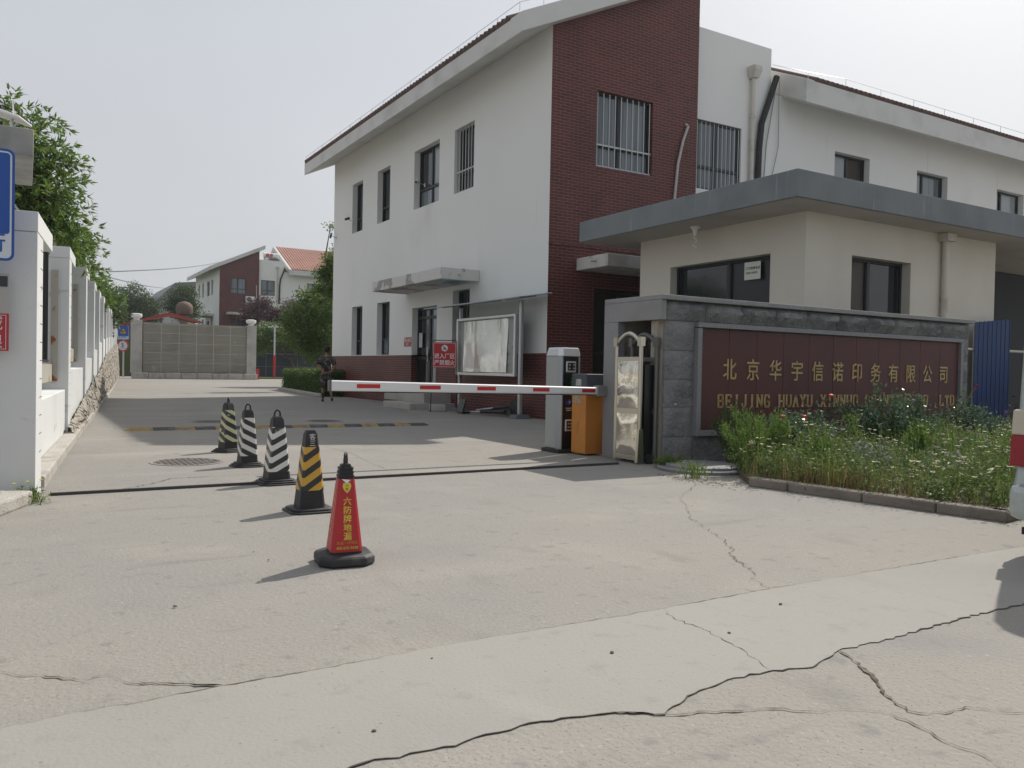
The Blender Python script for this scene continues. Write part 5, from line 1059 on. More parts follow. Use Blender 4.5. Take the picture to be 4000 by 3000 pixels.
# ================================================================== FLOWER BED
K0, K1, K2, K3 = np.array([6.02, 6.02, 0]), np.array([6.0, 5.55, 0]), np.array([6.62, 3.38, 0]), np.array([15.5, 3.9, 0])
t = thing('kerb', 'brown-grey concrete kerb edging the wild flower bed', 'kerb', tuple(K2))
kp = [G(1615, 1050), G(1700, 1062), G(1860, 1085), G(2020, 1108), G(2176, 1130)]; cr = kp[-1]; kp = [np.array(q) for q in kp]
w = MB()
def seg(a, b, wd=.075, h=.088):
    d = (b - a) / np.linalg.norm(b - a); n_ = np.array([-d[1], d[0], 0]); w.obox((a + b) / 2 + n_ * wd + [0, 0, h / 2 - .005], (b - a) / 2 - d * .004, n_ * wd, (0, 0, h / 2 + .005))
for a, b in zip(kp, kp[1:]): seg(a, b, .07)
C2 = lambda x, Y: tuple(PY(x, 990, Y)[:2])
endp = kp[-1] + np.array([.0, 0, 0]); far_ = endp + np.array([9, .9, 0]); n_ = 8
for i in range(n_): seg(endp + (far_ - endp) * i / n_ + [.02, .02, 0], endp + (far_ - endp) * (i + 1) / n_, .07)
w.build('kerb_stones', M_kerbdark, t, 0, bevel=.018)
inner = [kp[0] + [.1, .1, 0], kp[2] + [.1, .05, 0], kp[-1] + [.12, .1, 0], far_ + [0, .1, 0], np.array([16, 7.4, 0]), np.array([*C2(1568, 7.4), 0])]
w = MB(); w.prism([(*q[:2], 0.005) for q in inner], [(*q[:2], .065) for q in inner]); props(w.build('soil', M_soil, None, 0), kind='structure')
# round stone disc in front of the sign wall
p = G(1538, 1018); t = thing('stone_disc', 'round pale stepping stone under weeds at the corner of the sign wall', 'stone', (p[0], p[1], 0))
w = MB(); w.lathe([(.40, 0), (.42, .02), (.42, .06), (.38, .07), (.02, .075)], (p[0], p[1] + .15, 0), 30); w.lathe([(.52, 0), (.53, .03), (.43, .035)], (p[0], p[1] + .15, 0), 30); w.build('disc', M_granite, t)
def inside(P):
    poly = np.array([q[:2] for q in inner]); x, y = P[:, 0], P[:, 1]; r = np.zeros(len(P), bool); j = len(poly) - 1
    for i in range(len(poly)):
        a, b = poly[i], poly[j]; c = ((a[1] > y) != (b[1] > y)) & (x < (b[0] - a[0]) * (y - a[1]) / (b[1] - a[1] + 1e-12) + a[0]); r ^= c; j = i
    return r
rng = np.random.default_rng(3)
def bed_pts(n, x1=13.5):
    P = np.stack([rng.uniform(5.9, x1, n * 3), rng.uniform(3.3, 7.4, n * 3)], 1); P = P[inside(P)][:n]; return P
hmap = lambda P: np.array([max(.1, .31 + .34 * noise.noise(Vector((x * 1.1, y * 1.1, 0)))) + .12 * min(1, max(0, (y - 4.2) / 2.5)) for x, y in P])
M_grassl = leaf_mat('grass_blades', (.055, .12, .022), (.17, .22, .05), tr=.35)
# grass blades
def blades(P, h, wd, m, name, label=None, cat=None, lean=.35, kind='stuff', z0=.06):
    n = len(P); a = rng.uniform(0, 2 * math.pi, n); ln = rng.uniform(.1, 1, n) * lean * h; dx = np.stack([np.cos(a) * ln, np.sin(a) * ln], 1)
    sx = np.stack([-np.sin(a), np.cos(a)], 1) * wd / 2
    b = np.c_[P, np.full(n, z0)]; mid = np.c_[P + dx * .35, z0 + h * .6]; tip = np.c_[P + dx, z0 + h]
    s3 = np.c_[sx, np.zeros(n)]
    V = np.stack([b - s3, b + s3, mid + s3 * .8, mid - s3 * .8, tip], 1).reshape(-1, 3)
    i = np.arange(n)[:, None] * 5; Fq = np.concatenate([i + [0, 1, 2, 3], i + [3, 2, 4, 4]], 0)
    Ft = np.concatenate([i + [0, 1, 2], i + [0, 2, 3], i + [3, 2, 4]], 0)
    o = raw_mesh(name, V, Ft, m, None, (0, 0, 0)); props(o, label, cat, kind=kind); return o
P = bed_pts(9000); h = hmap(P) * rng.uniform(.4, 1.05, len(P)); blades(P, h, .007, M_grassl, 'grass', 'tall green grass growing through the flower bed', 'grass')
# leafy weeds: small leaves on stems
P = bed_pts(3400); H_ = hmap(P) * rng.uniform(.55, 1.05, len(P)); own = np.repeat(np.arange(len(P)), 22)
f_ = rng.uniform(.15, 1, len(own)); lean_ = rng.normal(size=(len(P), 2)) * .10
Q = np.c_[P[own] + lean_[own] * f_[:, None] + rng.normal(size=(len(own), 2)) * .035, .06 + H_[own] * f_]
V, Fq = leaf_arrays(Q, .048, .016, rng, droop=-.1); o = raw_mesh('weeds', V, Fq, leaf_mat('weed_leaves', (.045, .10, .025), (.16, .21, .075)), None, (0, 0, 0)); props(o, 'dense leafy weeds filling the flower bed', 'weeds', kind='stuff')
# dry brown patch in front
c0_ = kp[0] * .45 + kp[2] * .55 + np.array([.35, .15, 0]); P = c0_[:2] + rng.normal(size=(1500, 2)) * [.28, .5]; P = P[inside(P)]; blades(P, rng.uniform(.08, .26, len(P)), .006, leaf_mat('dry_grass', (.22, .15, .07), (.30, .22, .11), tr=.2), 'dry_grass', 'dry brown grass along the flower bed kerb', 'dry grass', lean=.9)
# flower heads
def heads(P, Z, r, m, name, label, cat, npet=7):
    V = []; Fq = []; n = len(P)
    for i, (p, z) in enumerate(zip(P, Z)):
        k0 = len(V)
        for k_ in range(npet):
            a = 2 * math.pi * k_ / npet + i; q = Vector((p[0], p[1], z)); d = Vector((math.cos(a), math.sin(a), rng.uniform(.1, .5))); s = Vector((-math.sin(a), math.cos(a), 0))
            b_ = len(V); V += [q, q + d * r * .6 + s * r * .35, q + d * r, q + d * r * .6 - s * r * .35]; Fq.append((b_, b_ + 1, b_ + 2, b_ + 3))
    o = raw_mesh(name, np.array([tuple(v) for v in V]), np.array(Fq), m, None, (0, 0, 0)); props(o, label, cat, kind='stuff')
P = bed_pts(5200); nn_ = np.array([noise.noise(Vector((x * .8 + 3, y * .9, 5))) for x, y in P]); Pc = P[(nn_ > .0) & (P[:, 1] < 6.4)][:400]
heads(Pc, .06 + hmap(Pc) * rng.uniform(.8, 1.12, len(Pc)), .027, mat('cream_petals_glints', (.55, .47, .33), .8), 'wildflowers', 'cream seed heads, flowers and petal-shaped leaf glints scattered through the flower bed', 'wildflowers')  # cream petals also stand in for glints off glossy leaves
Pp = P[(nn_ < .05)][:330]; heads(Pp, .06 + hmap(Pp) * rng.uniform(.9, 1.35, len(Pp)), .018, mat('purple_petals', (.30, .18, .38), .8), 'wildflowers', 'small purple flowers scattered through the flower bed', 'wildflowers')
# bushes in the bed
def bush(label, c, h, r, n, L, Wd, m, seed, stems=14, flowers=(), fm=None, nm='rose_bush', cat='bush', spray=False, fr=.032):
    rg = np.random.default_rng(seed); t = thing(nm, label, cat, (c[0], c[1], .09)); w = MB(); V_ = []
    tips = []
    for i in range(stems):
        a = rg.uniform(0, 2 * math.pi); rr_ = r * math.sqrt(rg.uniform(0, 1)); tp = np.array([c[0] + rr_ * math.cos(a), c[1] + rr_ * math.sin(a), .09 + h * rg.uniform(.6, 1) * (1 - .35 * (rr_ / r) ** 2)])
        b_ = np.array([c[0] + .15 * rr_ * math.cos(a), c[1] + .15 * rr_ * math.sin(a), .09]); md = (b_ + tp) / 2 + rg.normal(size=3) * .03
        w.tube([b_, md, tp], [.007, .005, .002], 4); tips.append((b_, md, tp))
    for fp in flowers: w.tube([np.array([c[0], c[1], .2]), (np.array([c[0], c[1], .3]) + np.array(fp)) / 2 + [0, 0, .08], fp], [.006, .005, .003], 4)
    w.build('stems', mat('green_stem', (.09, .11, .04), .7), t)
    own = rg.integers(0, stems, n); f_ = rg.uniform(.2, 1, n) ** .7; b_ = np.array([q[0] for q in tips])[own]; m_ = np.array([q[1] for q in tips])[own]; tp = np.array([q[2] for q in tips])[own]; f2 = f_[:, None]
    P_ = (1 - f2) ** 2 * b_ + 2 * f2 * (1 - f2) * m_ + f2 ** 2 * tp + rg.normal(size=(n, 3)) * (.022 if spray else .05)
    V_, F_q = leaf_arrays(P_, L, Wd, rg, droop=-.3 if spray else .05, D=(tp - b_) * (2.0 if spray else .4)); raw_mesh('foliage', V_, F_q, m, t, (c[0], c[1], .09))
    for fp in flowers:
        w = MB(); 
        for k_ in range(11):
            a = k_ * 2.4; rr_ = fr * (.25 + .75 * k_ / 11); z_ = fr * .7 * (1 - k_ / 11); q = np.array(fp); d = np.array([math.cos(a), math.sin(a), 0]); s = np.array([-math.sin(a), math.cos(a), 0])
            w.add([q + s * rr_ * .7 + d * rr_ * .5, q - s * rr_ * .7 + d * rr_ * .5, q - s * rr_ * .6 + d * rr_ + [0, 0, z_], q + s * rr_ * .6 + d * rr_ + [0, 0, z_]], [(0, 1, 2, 3)])
        w.lathe([(.1 * fr, -.3 * fr), (.8 * fr, 0), (.75 * fr, .5 * fr), (.3 * fr, .75 * fr)], fp, 9); w.build('flower', fm, t, 40)
    return t
M_rose = leaf_mat('rose_leaves', (.05, .10, .05), (.12, .18, .11), rough=.25, tr=.2); M_lime = leaf_mat('feathery_leaves', (.055, .125, .024), (.14, .22, .05), tr=.35)
M_redf = mat('red_petals', (.38, .012, .02), .6); M_orf = mat('orange_petals', (.75, .09, .03), .6)
GP = lambda x, y, Y: PY(x, y, Y)
c = C2(1632, 6.35); bush('bright green feathery bush at the left end of the flower bed', c, .74, .42, 6500, .036, .010, M_lime, 1, 40, nm='green_bush', spray=True)
c = C2(1588, 7.0); bush('dark feathery bush rising against the maroon panel behind the bright bush', c, .80, .28, 2300, .034, .011, leaf_mat('dark_feathery', (.035, .075, .025), (.07, .12, .04)), 2, 20, nm='green_bush', spray=True)
c = C2(1725, 6.5); bush('rose bush with two dark red blooms in front of the company name', c, .66, .44, 2300, .055, .034, M_rose, 3, 26, [tuple(GP(1691, 902, 6.35)), tuple(GP(1738, 902, 6.4))], M_redf, fr=.042)
c = C2(1795, 7.0); bush('tall thin rose bush holding one orange-red bloom over the lettering', c, .72, .22, 350, .05, .03, M_rose, 4, 9, [tuple(GP(1795, 856, 6.9))], M_orf, fr=.04)
c = C2(1925, 6.7); bush('wide dark rose bush with one orange bloom covering the word printing', c, .92, .62, 3400, .06, .036, M_rose, 5, 34, [tuple(GP(1988, 868, 6.5))], M_orf, fr=.045)
c = C2(2050, 6.9); bush('rose bush with small red blooms near the right end of the sign wall', c, .92, .45, 1100, .055, .032, M_rose, 6, 20, [tuple(GP(2060, 882, 7.0)), tuple(GP(2072, 888, 6.9)), tuple(GP(2105, 842, 7.2)), tuple(GP(2110, 833, 7.2))], M_redf, fr=.03)
c = C2(1840, 6.6); bush('bright green upright weed in the middle of the flower bed', c, .78, .13, 650, .045, .013, M_lime, 7, 6, nm='tall_weed', cat='weed', spray=True)
c = C2(1985, 5.7); bush('bright green leafy shoot in the right half of the flower bed', c, .62, .16, 650, .05, .016, M_lime, 8, 7, nm='tall_weed', cat='weed', spray=True)
c = C2(1880, 5.3); bush('low grey-green leafy plant near the front of the flower bed', c, .34, .28, 900, .05, .02, leaf_mat('grey_leaves', (.09, .13, .08), (.16, .21, .13)), 10, 16, nm='leafy_weed', cat='weed')
c = C2(2060, 4.6); bush('silvery leafy plant at the front right of the flower bed by the kerb', c, .26, .22, 500, .055, .02, leaf_mat('silver_leaves', (.16, .19, .14), (.26, .29, .22)), 11, 12, nm='leafy_weed', cat='weed')
c = C2(2110, 6.8); bush('dark shrub rising in front of the blue metal panel', c, .62, .4, 1500, .055, .028, M_rose, 12, 20, nm='dark_shrub', cat='shrub')
c = C2(1760, 5.6); bush('tall green weed with narrow leaves behind the dry grass', c, .52, .2, 900, .05, .013, M_lime, 13, 12, nm='tall_weed', cat='weed', spray=True)
c = C2(2130, 5.4); P = np.array(c) + rng.normal(size=(160, 2)) * [.5, .4]; blades(P, rng.uniform(.3, .62, 160), .014, M_lime, 'grass', 'broad bright grass blades at the right end of the flower bed', 'grass', lean=.5)
# weeds at the foot of things
def tuft(label, c, n, h, seed, yellow=False):
    rg = np.random.default_rng(seed); t = thing('weed_tuft', label, 'weed', (c[0], c[1], 0)); P = np.array(c[:2]) + rg.normal(size=(n, 2)) * .07; a = rg.uniform(0, 6.28, n); hh = rg.uniform(.4, 1, n) * h; ln = hh * .6
    b = np.c_[P, np.zeros(n)]; tip = np.c_[P + np.stack([np.cos(a), np.sin(a)], 1) * ln[:, None], hh]; s = np.c_[-np.sin(a), np.cos(a), np.zeros(n)] * .005
    V = np.stack([b - s, b + s, tip], 1).reshape(-1, 3); raw_mesh('leaves', V, np.arange(3 * n).reshape(n, 3), M_grassl, t, (c[0], c[1], 0))
    P2 = np.repeat((b + tip) / 2, 4, 0) + rg.normal(size=(4 * n, 3)) * .02; V, Fq = leaf_arrays(P2, .035, .014, rg); raw_mesh('leaves', V, Fq, M_grassl, t, (c[0], c[1], 0))
    if yellow:
        for k_ in range(3):
            w = MB(); q = (c[0] - .1 + .09 * k_, c[1] + .02 * k_, h * (.9 + .05 * k_)); w.lathe([(.003, -.005), (.014, .002), (.004, .006)], q, 8); w.build('flower', mat('yellow_petals', (.6, .5, .04), .6), t)
tuft('yellow-flowered weed at the foot of the nearest white pillar', G(62, 1086), 60, .17, 1, True)
tuft('grass tuft at the foot of the gate housing beside the sign wall', G(1442, 1010), 120, .22, 2)
tuft('sparse grass growing beside the round stepping stone', G(1500, 1032), 50, .28, 3)
q = G(1510, 1040); P = q[:2] + rng.normal(size=(260, 2)) * [.1, .3]; V, Fq = leaf_arrays(np.c_[P, np.full(260, .012)], .035, .02, rng, droop=0); o = raw_mesh('leaf_litter', V * [1, 1, .25] + [0, 0, .004], Fq, leaf_mat('litter', (.12, .09, .05), (.22, .17, .1), tr=.05), None, (0, 0, 0)); props(o, 'dead leaves and grit by the end of the flower bed kerb', 'leaf litter', kind='stuff')

# blue sheet panel at the right
t = thing('blue_panel', 'upright blue corrugated metal panel standing at the right end of the sign wall', 'panel', (15.8, 8.7, 0))
w = MB(); xa_, xb_ = 15.18, 16.36; n_ = 8
for i in range(n_):
    a_ = xa_ + (xb_ - xa_) * i / n_; b_ = xa_ + (xb_ - xa_) * (i + 1) / n_; w.box(a_, b_ - .02, 8.7, 8.712, .02, 2.17 + .1 * (i / n_)); w.box(b_ - .02, b_, 8.694, 8.712, .02, 2.17 + .1 * (i / n_))
w.build('sheet', mat('blue_sheet', (.006, .034, .135), .55, ov=[(3, (.008, .03, .10), .4, .7)]), t, 0)
w = MB(); w.tube([(14.6, 8.75, 1.66), (19.5, 8.75, 1.66)], .025, 8); w.tube([(15.25, 8.75, 0), (15.25, 8.75, 2.1)], .025, 8); w.tube([(19.4, 8.75, 0), (19.4, 8.75, 1.68)], .025, 8); w.build('support_rail', M_pvc, t)
tree('dark_shrub', 'dark shrub at the foot of the blue metal panel by the van', 'shrub', (16.2, 7.6, 0), .5, .04, [(16.0, 7.6, .55, .9, .5, .5), (17.4, 7.9, .9, .6, .5, .7)], 3500, .07, .03, leaf_mat('shrub_dark', (.03, .055, .02), (.06, .09, .03)), 41, clump=.1)

# ================================================================== TREES
M_lf1 = leaf_mat('fresh_leaves', (.06, .125, .025), (.14, .22, .05), tr=.4); M_lf2 = leaf_mat('dark_leaves', (.03, .06, .018), (.07, .115, .03)); M_lf3 = leaf_mat('far_leaves', (.05, .08, .035), (.09, .125, .055)); M_pur = leaf_mat('purple_leaves', (.055, .025, .035), (.10, .045, .055), tr=.2)
def Bp(x, y, Y, r, ry=None, rz=None): q = PY(x, y, Y); return (q[0], q[1], q[2], r, ry or r, rz or r)
tree('street_tree', 'nearest large leafy tree behind the left boundary wall', 'tree', (-1.0, 17.5, 0), 2.6, .16,
     [Bp(30, 330, 17.5, .75, .8, .9), Bp(78, 400, 17.5, .68, .8, .85), Bp(60, 500, 17.5, .85, .9, .8), Bp(112, 350, 17.5, .30, .4, .35), Bp(118, 460, 17.8, .46, .6, .5), Bp(15, 235, 17.5, .4, .5, .35), Bp(-60, 380, 17.5, 1.1), Bp(145, 495, 18, .30, .4, .35)],
     2500, .15, .040, M_lf1, 21, 'leafy trees behind the boundary wall', .17, 10, True, bark=M_bark)
tree('street_tree', 'second leafy tree behind the boundary wall, reaching over its pillars', 'tree', (.6, 24, 0), 2.6, .15,
     [Bp(118, 580, 23, .85, 1, .75), Bp(150, 535, 23, .5, .8, .5), Bp(165, 600, 24, .42, .6, .45), Bp(80, 560, 23, 1.1, 1.2, 1.0)], 2000, .15, .042, M_lf1, 22, 'leafy trees behind the boundary wall', .2, 12, True)
tree('street_tree', 'third leafy tree behind the boundary wall, above the middle pillars', 'tree', (1.6, 32, 0), 2.4, .15,
     [Bp(172, 630, 32, .85, 1.2, .7), Bp(200, 640, 33, .4, .8, .45), Bp(140, 620, 32, 1.2, 1.2, 1)], 1500, .17, .045, M_lf1, 23, 'leafy trees behind the boundary wall', .22, 12, True)
tree('street_tree', 'farthest leafy tree behind the boundary wall, above its last pillars', 'tree', (2.9, 46, 0), 2.2, .15,
     [Bp(225, 658, 46, .7, 1.4, .7), Bp(210, 665, 45, 1.1, 1.4, .9)], 5000, .2, .08, M_lf2, 24, 'leafy trees behind the boundary wall', .25)
tree('round_tree', 'rounded far tree rising behind the left pillar of the screen wall', 'tree', (9.4, 98, 3.2), 2.5, .25,
     [Bp(286, 650, 98, 1.8, 2, 1.9), Bp(262, 672, 98, 1.7, 2, 1.5), Bp(312, 668, 98, 1.6, 2, 1.4), Bp(286, 690, 98, 3, 2, 1.4), Bp(243, 668, 98, .9, 1, 1.1)], 16000, .24, .12, M_lf3, 25, None, .3)
tree('round_tree', 'dark bushy tree standing in front of the metal hall', 'tree', (15.5, 92, 3.2), 2, .2, [Bp(396, 645, 92, 1.3, 1.4, 1.2), Bp(380, 660, 92, .9, 1, .9), Bp(400, 668, 92, 1.4, 1.4, 1.1)], 7500, .22, .11, M_lf2, 26, None, .28)
tree('purple_shrub', 'purple-leaved shrub in front of the far office, left one', 'shrub', (17.6, 76, 3.0), 1.2, .1, [Bp(560, 672, 76, 1.15, 1, 1.1), Bp(535, 690, 76, .7, 1, .8), Bp(590, 685, 76, .8, 1, .8), Bp(570, 655, 76, .5, .6, .6)], 7000, .16, .08, M_pur, 27, 'purple-leaved shrubs', .22)
tree('purple_shrub', 'purple-leaved shrub half hidden behind the big green tree', 'shrub', (21.2, 76, 3.0), 1.2, .1, [Bp(632, 672, 76, 1.2, 1, 1.0), Bp(618, 685, 76, .7, 1, .8)], 4500, .16, .08, M_pur, 28, 'purple-leaved shrubs', .22)
tree('broad_tree', 'big green tree spreading beside the far corner of the near office', 'tree', (13.8, 43, 0), 1.8, .16,
     [Bp(700, 660, 42, 1.2, 1.3, 1.0), Bp(660, 690, 42, .95, 1.2, .9), Bp(690, 720, 42, 1.3, 1.3, 1.0), Bp(640, 722, 42, .6, .9, .65), Bp(625, 690, 42, .35, .5, .35), Bp(700, 755, 42, 1.2, 1.2, .8), Bp(662, 645, 42, .35, .4, .35)],
     20000, .14, .075, leaf_mat('broad_leaves', (.05, .10, .02), (.12, .19, .045), tr=.35), 29, None, .2)
tree('slender_tree', 'slender tree whose sparse branches reach past the far office corner', 'tree', (12.6, 35.5, 0), 4.5, .1,
     [Bp(712, 568, 35, .28, .3, .22), Bp(690, 588, 35, .3, .3, .16), Bp(706, 592, 35, .3, .3, .3), Bp(700, 628, 35, .35, .3, .25), Bp(676, 632, 35, .16, .2, .12), Bp(714, 488, 35, .16, .2, .13), Bp(690, 655, 35, .3), Bp(725, 600, 35, .8, .6, 1.3)],
     5200, .10, .055, M_lf1, 30, None, .1, 18)
tree('climbing_hedge', 'leafy climber covering the top of the dark sheet fence', 'hedge', (20, 70.5, .1), 1.5, .1,
     [Bp(575, 722, 70.3, 1.1, .5, .9), Bp(610, 722, 70.3, 1.1, .5, .8), Bp(650, 735, 70.3, 1.3, .5, 1.0), Bp(700, 735, 70.3, 1.5, .5, 1.1), Bp(560, 745, 70.3, .6, .4, .8)], 12000, .16, .10, M_lf1, 31, None, .2)
# dense clipped hedge
hp = [np.array(G(604, 842)), np.array(G(690, 858))]; d = hp[0] - hp[1]; d /= np.linalg.norm(d); n_ = np.array([d[1], -d[0], 0]); base_ = hp[1] + n_ * .25 + d * .6; ln = np.linalg.norm(hp[0] - hp[1]) - .3
t = thing('clipped_hedge', 'clipped green hedge behind the walking man, beside the far office corner', 'hedge', (base_[0], base_[1], 0)); rg = np.random.default_rng(50)
def on_box(n, l0, l1, w_, h_):
    k_ = rg.integers(0, 5, n); a, b, c = rg.uniform(l0, l1, n), rg.uniform(0, w_, n), rg.uniform(.02, h_, n)
    b = np.where(k_ < 2, 0, b); c = np.where(k_ == 2, h_, c); a = np.where(k_ == 3, l0, a); a = np.where(k_ == 4, l1, a)
    return a, b, c
a, b, c = on_box(24000, 0, ln, 1.5, .92); q = base_ + np.outer(a, d) + np.outer(b, n_) + np.c_[np.zeros(len(a)), np.zeros(len(a)), c] + rg.normal(size=(len(a), 3)) * .05
V, Fq = leaf_arrays(q, .07, .045, rg); raw_mesh('foliage', V, Fq, leaf_mat('hedge_leaves', (.04, .085, .018), (.09, .15, .035)), t, tuple(base_ * [1, 1, 0]))
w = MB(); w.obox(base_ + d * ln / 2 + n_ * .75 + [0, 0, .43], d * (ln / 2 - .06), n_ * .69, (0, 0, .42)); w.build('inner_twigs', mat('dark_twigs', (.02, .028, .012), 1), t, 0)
t = thing('kerb', 'low kerb stones in front of the clipped hedge', 'kerb', tuple(hp[1])); w = MB()
for i in range(8): w.obox(hp[1] + d * ((i + .5) * (ln + .9) / 8) + n_ * .08 + [0, 0, .06], d * ((ln + .9) / 16 - .02), n_ * .08, (0, 0, .06))
w.build('kerb_stones', M_kerb, t, 0, bevel=.02)

# ================================================================== VEHICLES
def vehicle(name, label, cat, L, Wd, H, prof, paint, glassprof, wheels, rear_lamp, loc, rz):
    """profile in local x (0 = rear) and z, extruded over the width with a tumblehome"""
    t = thing(name, label, cat)
    w = MB(); rows = []
    for (yy, k_) in ((-.5, .92), (-.49, .965), (-.44, 1), (.44, 1), (.49, .965), (.5, .92)):
        row = []
        for x_, z_ in prof:
            tum = 1 - .03 * max(0, (z_ - H * .52) / (H * .48)); row.append((L / 2 + (x_ - L / 2) * (1 - (1 - k_) * .35), yy * Wd * tum, z_ if z_ < .5 else .5 + (z_ - .5) * (1 - (1 - k_) * .3)))
        rows.append(row)
    w.loops(rows); bd = w.build('body', paint, t, 40, bevel=.06)
    for side in (-1, 1):
        for gp in glassprof:
            w = MB(); pts = [(x_, side * (Wd / 2 * (1 - .03 * max(0, (z_ - H * .52) / (H * .48))) + .004), z_) for x_, z_ in gp]; w.prism(pts, [(a, b + side * .006, c) for a, b, c in pts]); w.build('side_window', M_glass, t, 0)
    for x_ in wheels:
        for side in (-1, 1):
            w = MB(); w.tube([(x_, side * (Wd / 2 - .2), .29), (x_, side * (Wd / 2 - .01), .29)], .29, 24); wh = w.build('wheel', M_black, t); w = MB(); w.tube([(x_, side * (Wd / 2 - .04), .29), (x_, side * (Wd / 2 + .002), .29)], .18, 20); w.build('rim', M_metal, wh)
    rear_lamp(t, bd); t.location = loc; t.rotation_euler = (0, 0, rz); return t
M_van = mat('silver_green_paint', (.42, .47, .46), .28, metal=.4, ov=[(30, (.36, .41, .40), .5, .7)])
H_ = 2.22
vp_ = [(.10, .22), (.02, .28), (0, .45), (.03, .52), (.05, .95), (.08, 1.45), (.12, 1.95), (.24, 2.19), (2.6, 2.22), (3.0, 2.05), (3.45, 1.15), (3.85, .95), (3.95, .6), (3.9, .25)]
def vlamps(t, bd):
    for side in (-1, 1):
        yo = side * .75; 
        for nm, z0, z1, mm in (('tail_light', .56, .755, mat('red_lens', (.26, .008, .014), .08)), ('reverse_light', .755, .915, mat('clear_lens', (.50, .45, .36), .2))):
            w = MB(); xo = .045 + .02 * (z0 > .7); w.prism([(xo - .035, yo - .075, z0), (xo - .035, yo + .02 * side + .055, z0), (xo + .14, yo + side * .035 + .02, z0), (xo + .14, yo - .075, z0)], [(xo - .02, yo - .075, z1), (xo - .02, yo + .02 * side + .055, z1), (xo + .155, yo + side * .03 + .02, z1), (xo + .155, yo - .075, z1)]); w.build(nm, mm, t, 0, bevel=.012)
    w = MB(); w.box(-.06, .22, -.80, .80, .235, .455); w.build('bumper', M_van, t, 0, bevel=.05)
    w = MB(); w.box(.02, .15, -.6, .74, .14, .185); w.build('tow_bar', M_black2, t, 0)
    w = MB(); w.prism([(.075, -.6, 1.0), (.075, .6, 1.0), (.14, .55, 1.55), (.14, -.55, 1.55)], [(.045, -.6, 1.0), (.045, .6, 1.0), (.11, .55, 1.55), (.11, -.55, 1.55)]); w.build('rear_window', M_glass, t, 0)
    w = MB(); w.box(-.062, -.058, .60, .64, .33, .38); w.build('reflector', M_red, t, 0)
vehicle('parked_van', 'silver-green van whose red tail light just enters the right edge', 'van', 3.85, 1.62, H_, vp_, M_van, [[(.7, 1.1), (1.5, 1.1), (1.5, 1.75), (.75, 1.75)], [(1.6, 1.1), (2.9, 1.1), (2.6, 1.75), (1.6, 1.75)]], (.75, 3.1), vlamps, (5.37, 2.00, 0), rad(3))
cp = [(.08, .28), (0, .5), (.05, .85), (.5, .95), (1.0, 1.38), (2.1, 1.42), (2.9, .98), (3.9, .82), (4.1, .6), (4.05, .28)]
def clamps(t, bd):
    for side in (-1, 1): w = MB(); w.box(3.95, 4.06, side * .55 - .15, side * .55 + .15, .62, .74); w.build('headlight', M_glass3, t, 0)
q = PY(683, 780, 46); vehicle('parked_car', 'white car half hidden behind the hedge and the walking man', 'car', 4.1, 1.65, 1.45, cp, mat('white_paint', (.68, .68, .68), .25), [[(.9, .95), (1.7, .95), (1.7, 1.32), (1.05, 1.3)], [(1.8, .95), (2.6, .95), (2.15, 1.33), (1.8, 1.33)]], (.8, 3.2), clamps, (q[0] + 3.4, 46.5, 0), rad(180))

# ================================================================== THE WALKING MAN
def skin(name, pts, edges, m, parent, sub=2, root=0):
    me = bpy.data.meshes.new(name); me.from_pydata([p[:3] for p in pts], edges, []); o = bpy.data.objects.new(name, me); COL.objects.link(o); o.parent = parent
    md = o.modifiers.new('skin', 'SKIN'); sv = me.skin_vertices[0].data if me.skin_vertices else None
    if sv is None:
        bm = bmesh.new(); bm.from_mesh(me); bm.verts.layers.skin.verify(); bm.to_mesh(me); bm.free(); sv = me.skin_vertices[0].data
    for i, p in enumerate(pts): sv[i].radius = (p[3], p[4] if len(p) > 4 else p[3]); sv[i].use_root = (i == root)
    md.use_smooth_shade = True; s = o.modifiers.new('sub', 'SUBSURF'); s.levels = s.render_levels = sub; me.materials.append(m); return o
p = G(704, 867.5); t = thing('person', 'man in dark patterned t-shirt and camouflage shorts walking away, hands clasped behind his back', 'person')
M_skin = mat('skin_tone', (.24, .13, .085), .6)
# local: x right, y forward (away), z up
B = [(0, 0, .92, .125, .10), (0, -.01, 1.08, .13, .10), (0, .0, 1.28, .155, .105), (0, .01, 1.42, .10, .08), (0, .02, 1.50, .05), (0, .03, 1.57, .055), (0, .035, 1.66, .088, .095), (0, .03, 1.73, .06),
     (-.17, .0, 1.38, .055), (-.25, -.04, 1.12, .045), (-.10, -.19, .93, .034), (.0, -.20, .90, .026),
     (.17, .0, 1.38, .055), (.26, -.04, 1.12, .045), (.12, -.19, .95, .034), (.03, -.22, .93, .026),
     (-.09, .0, .82, .095), (-.10, .07, .48, .058), (-.10, -.02, .09, .036), (-.10, .10, .04, .034),
     (.10, .0, .82, .095), (.12, -.03, .48, .058), (.16, -.20, .12, .036), (.18, -.10, .05, .034)]
E = [(0, 1), (1, 2), (2, 3), (3, 4), (4, 5), (5, 6), (6, 7), (3, 8), (8, 9), (9, 10), (10, 11), (3, 12), (12, 13), (13, 14), (14, 15), (0, 16), (16, 17), (17, 18), (18, 19), (0, 20), (20, 21), (21, 22), (22, 23)]
skin('body', B, E, M_skin, t)
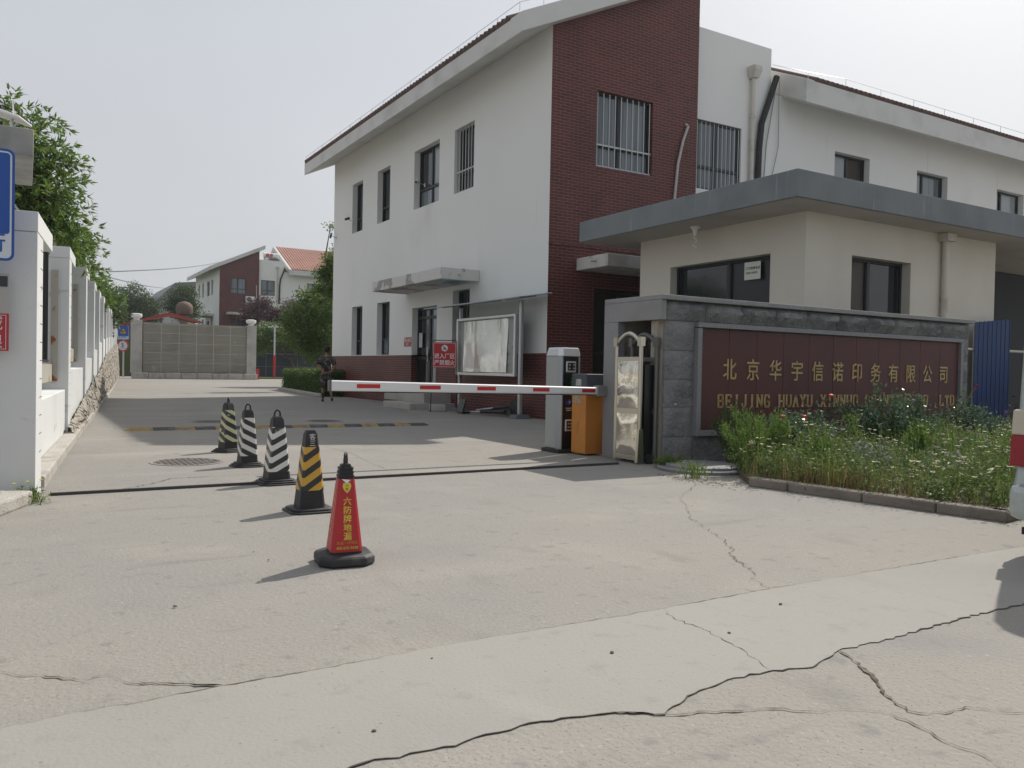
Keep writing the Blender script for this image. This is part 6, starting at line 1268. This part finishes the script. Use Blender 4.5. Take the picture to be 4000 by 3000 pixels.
for s_, hp_ in ((-1, (.0, -.20, .90)), (1, (.03, -.22, .93))):
    pts = [(*hp_, .022)]; ed = []
    for k_ in range(4): pts += [(hp_[0] - s_ * (.035 + .004 * k_), hp_[1] - .006, hp_[2] - .03 + .018 * k_, .009), (hp_[0] - s_ * .075, hp_[1] - .0, hp_[2] - .032 + .018 * k_, .008)]; ed += [(0, 1 + 2 * k_), (1 + 2 * k_, 2 + 2 * k_)]
    pts += [(hp_[0] - s_ * .01, hp_[1] - .02, hp_[2] + .035, .010)]; ed += [(0, 9)]; skin('hand', pts, ed, M_skin, t, 1)
S_h = [(0, -.005, .88, .165, .135), (0, -.01, 1.08, .15, .115), (0, .0, 1.28, .175, .12), (0, .01, 1.43, .12, .09), (0, .015, 1.475, .07), (-.19, .0, 1.38, .085), (-.25, -.03, 1.16, .078), (.19, .0, 1.38, .085), (.255, -.03, 1.16, .078)]
skin('t_shirt', S_h, [(0, 1), (1, 2), (2, 3), (3, 4), (3, 5), (5, 6), (3, 7), (7, 8)], mat('patterned_shirt', (.055, .05, .05), .8, ov=[(7, (.17, .15, .14), .52, .58, (1, 1, 2.2)), (5, (.02, .02, .02), .55, .6)]), t)
skin('shorts', [(0, 0, .90, .142, .12), (0, 0, .98, .135, .115), (-.10, .02, .74, .12), (-.105, .05, .42, .10), (.11, .0, .74, .12), (.125, -.03, .42, .10)], [(0, 1), (0, 2), (2, 3), (0, 4), (4, 5)], mat('camouflage', (.05, .055, .045), .85, ov=[(9, (.14, .14, .12), .52, .56), (7, (.015, .015, .015), .58, .62)]), t)
w = MB(); w.lathe([(.055, 1.575), (.088, 1.62), (.098, 1.68), (.090, 1.73), (.06, 1.768), (.01, 1.78)], (0, .015, 0), 16); w.build('hair', mat('dark_hair', (.02, .014, .011), .7), t, 60)
for pts in ([(-.10, -.03, .045, .046), (-.10, .08, .04, .045), (-.10, .16, .035, .036)], [(.165, -.22, .10, .046), (.175, -.12, .06, .045), (.185, -.05, .045, .036)]):
    skin('shoe', pts, [(0, 1), (1, 2)], M_black, t, 2)
skin('sock', [(-.10, 0.02, .30, .056), (-.10, -.02, .10, .044)], [(0, 1)], M_black, t, 1); skin('sock', [(.137, -.10, .30, .056), (.158, -.19, .13, .044)], [(0, 1)], M_black, t, 1)
t.location = (p[0], p[1], 0); t.rotation_euler = (0, 0, rad(-12)); t.scale = (.98, .98, .98)

# ================================================================== HAZE
w = MB(); w.box(-120, 220, -40, 420, -1.2, 40); hz = w.build('haze', [], None, 0); props(hz, 'thin summer haze over the whole place', kind='stuff')
m = bpy.data.materials.new('haze_air'); m.use_nodes = True; n = m.node_tree.nodes; n.clear(); o_ = n.new('ShaderNodeOutputMaterial'); v = n.new('ShaderNodeVolumePrincipled')
v.inputs['Color'].default_value = (.86, .90, .96, 1); v.inputs['Density'].default_value = .00045; v.inputs['Anisotropy'].default_value = .3; m.node_tree.links.new(v.outputs[0], o_.inputs['Volume']); hz.data.materials.append(m)
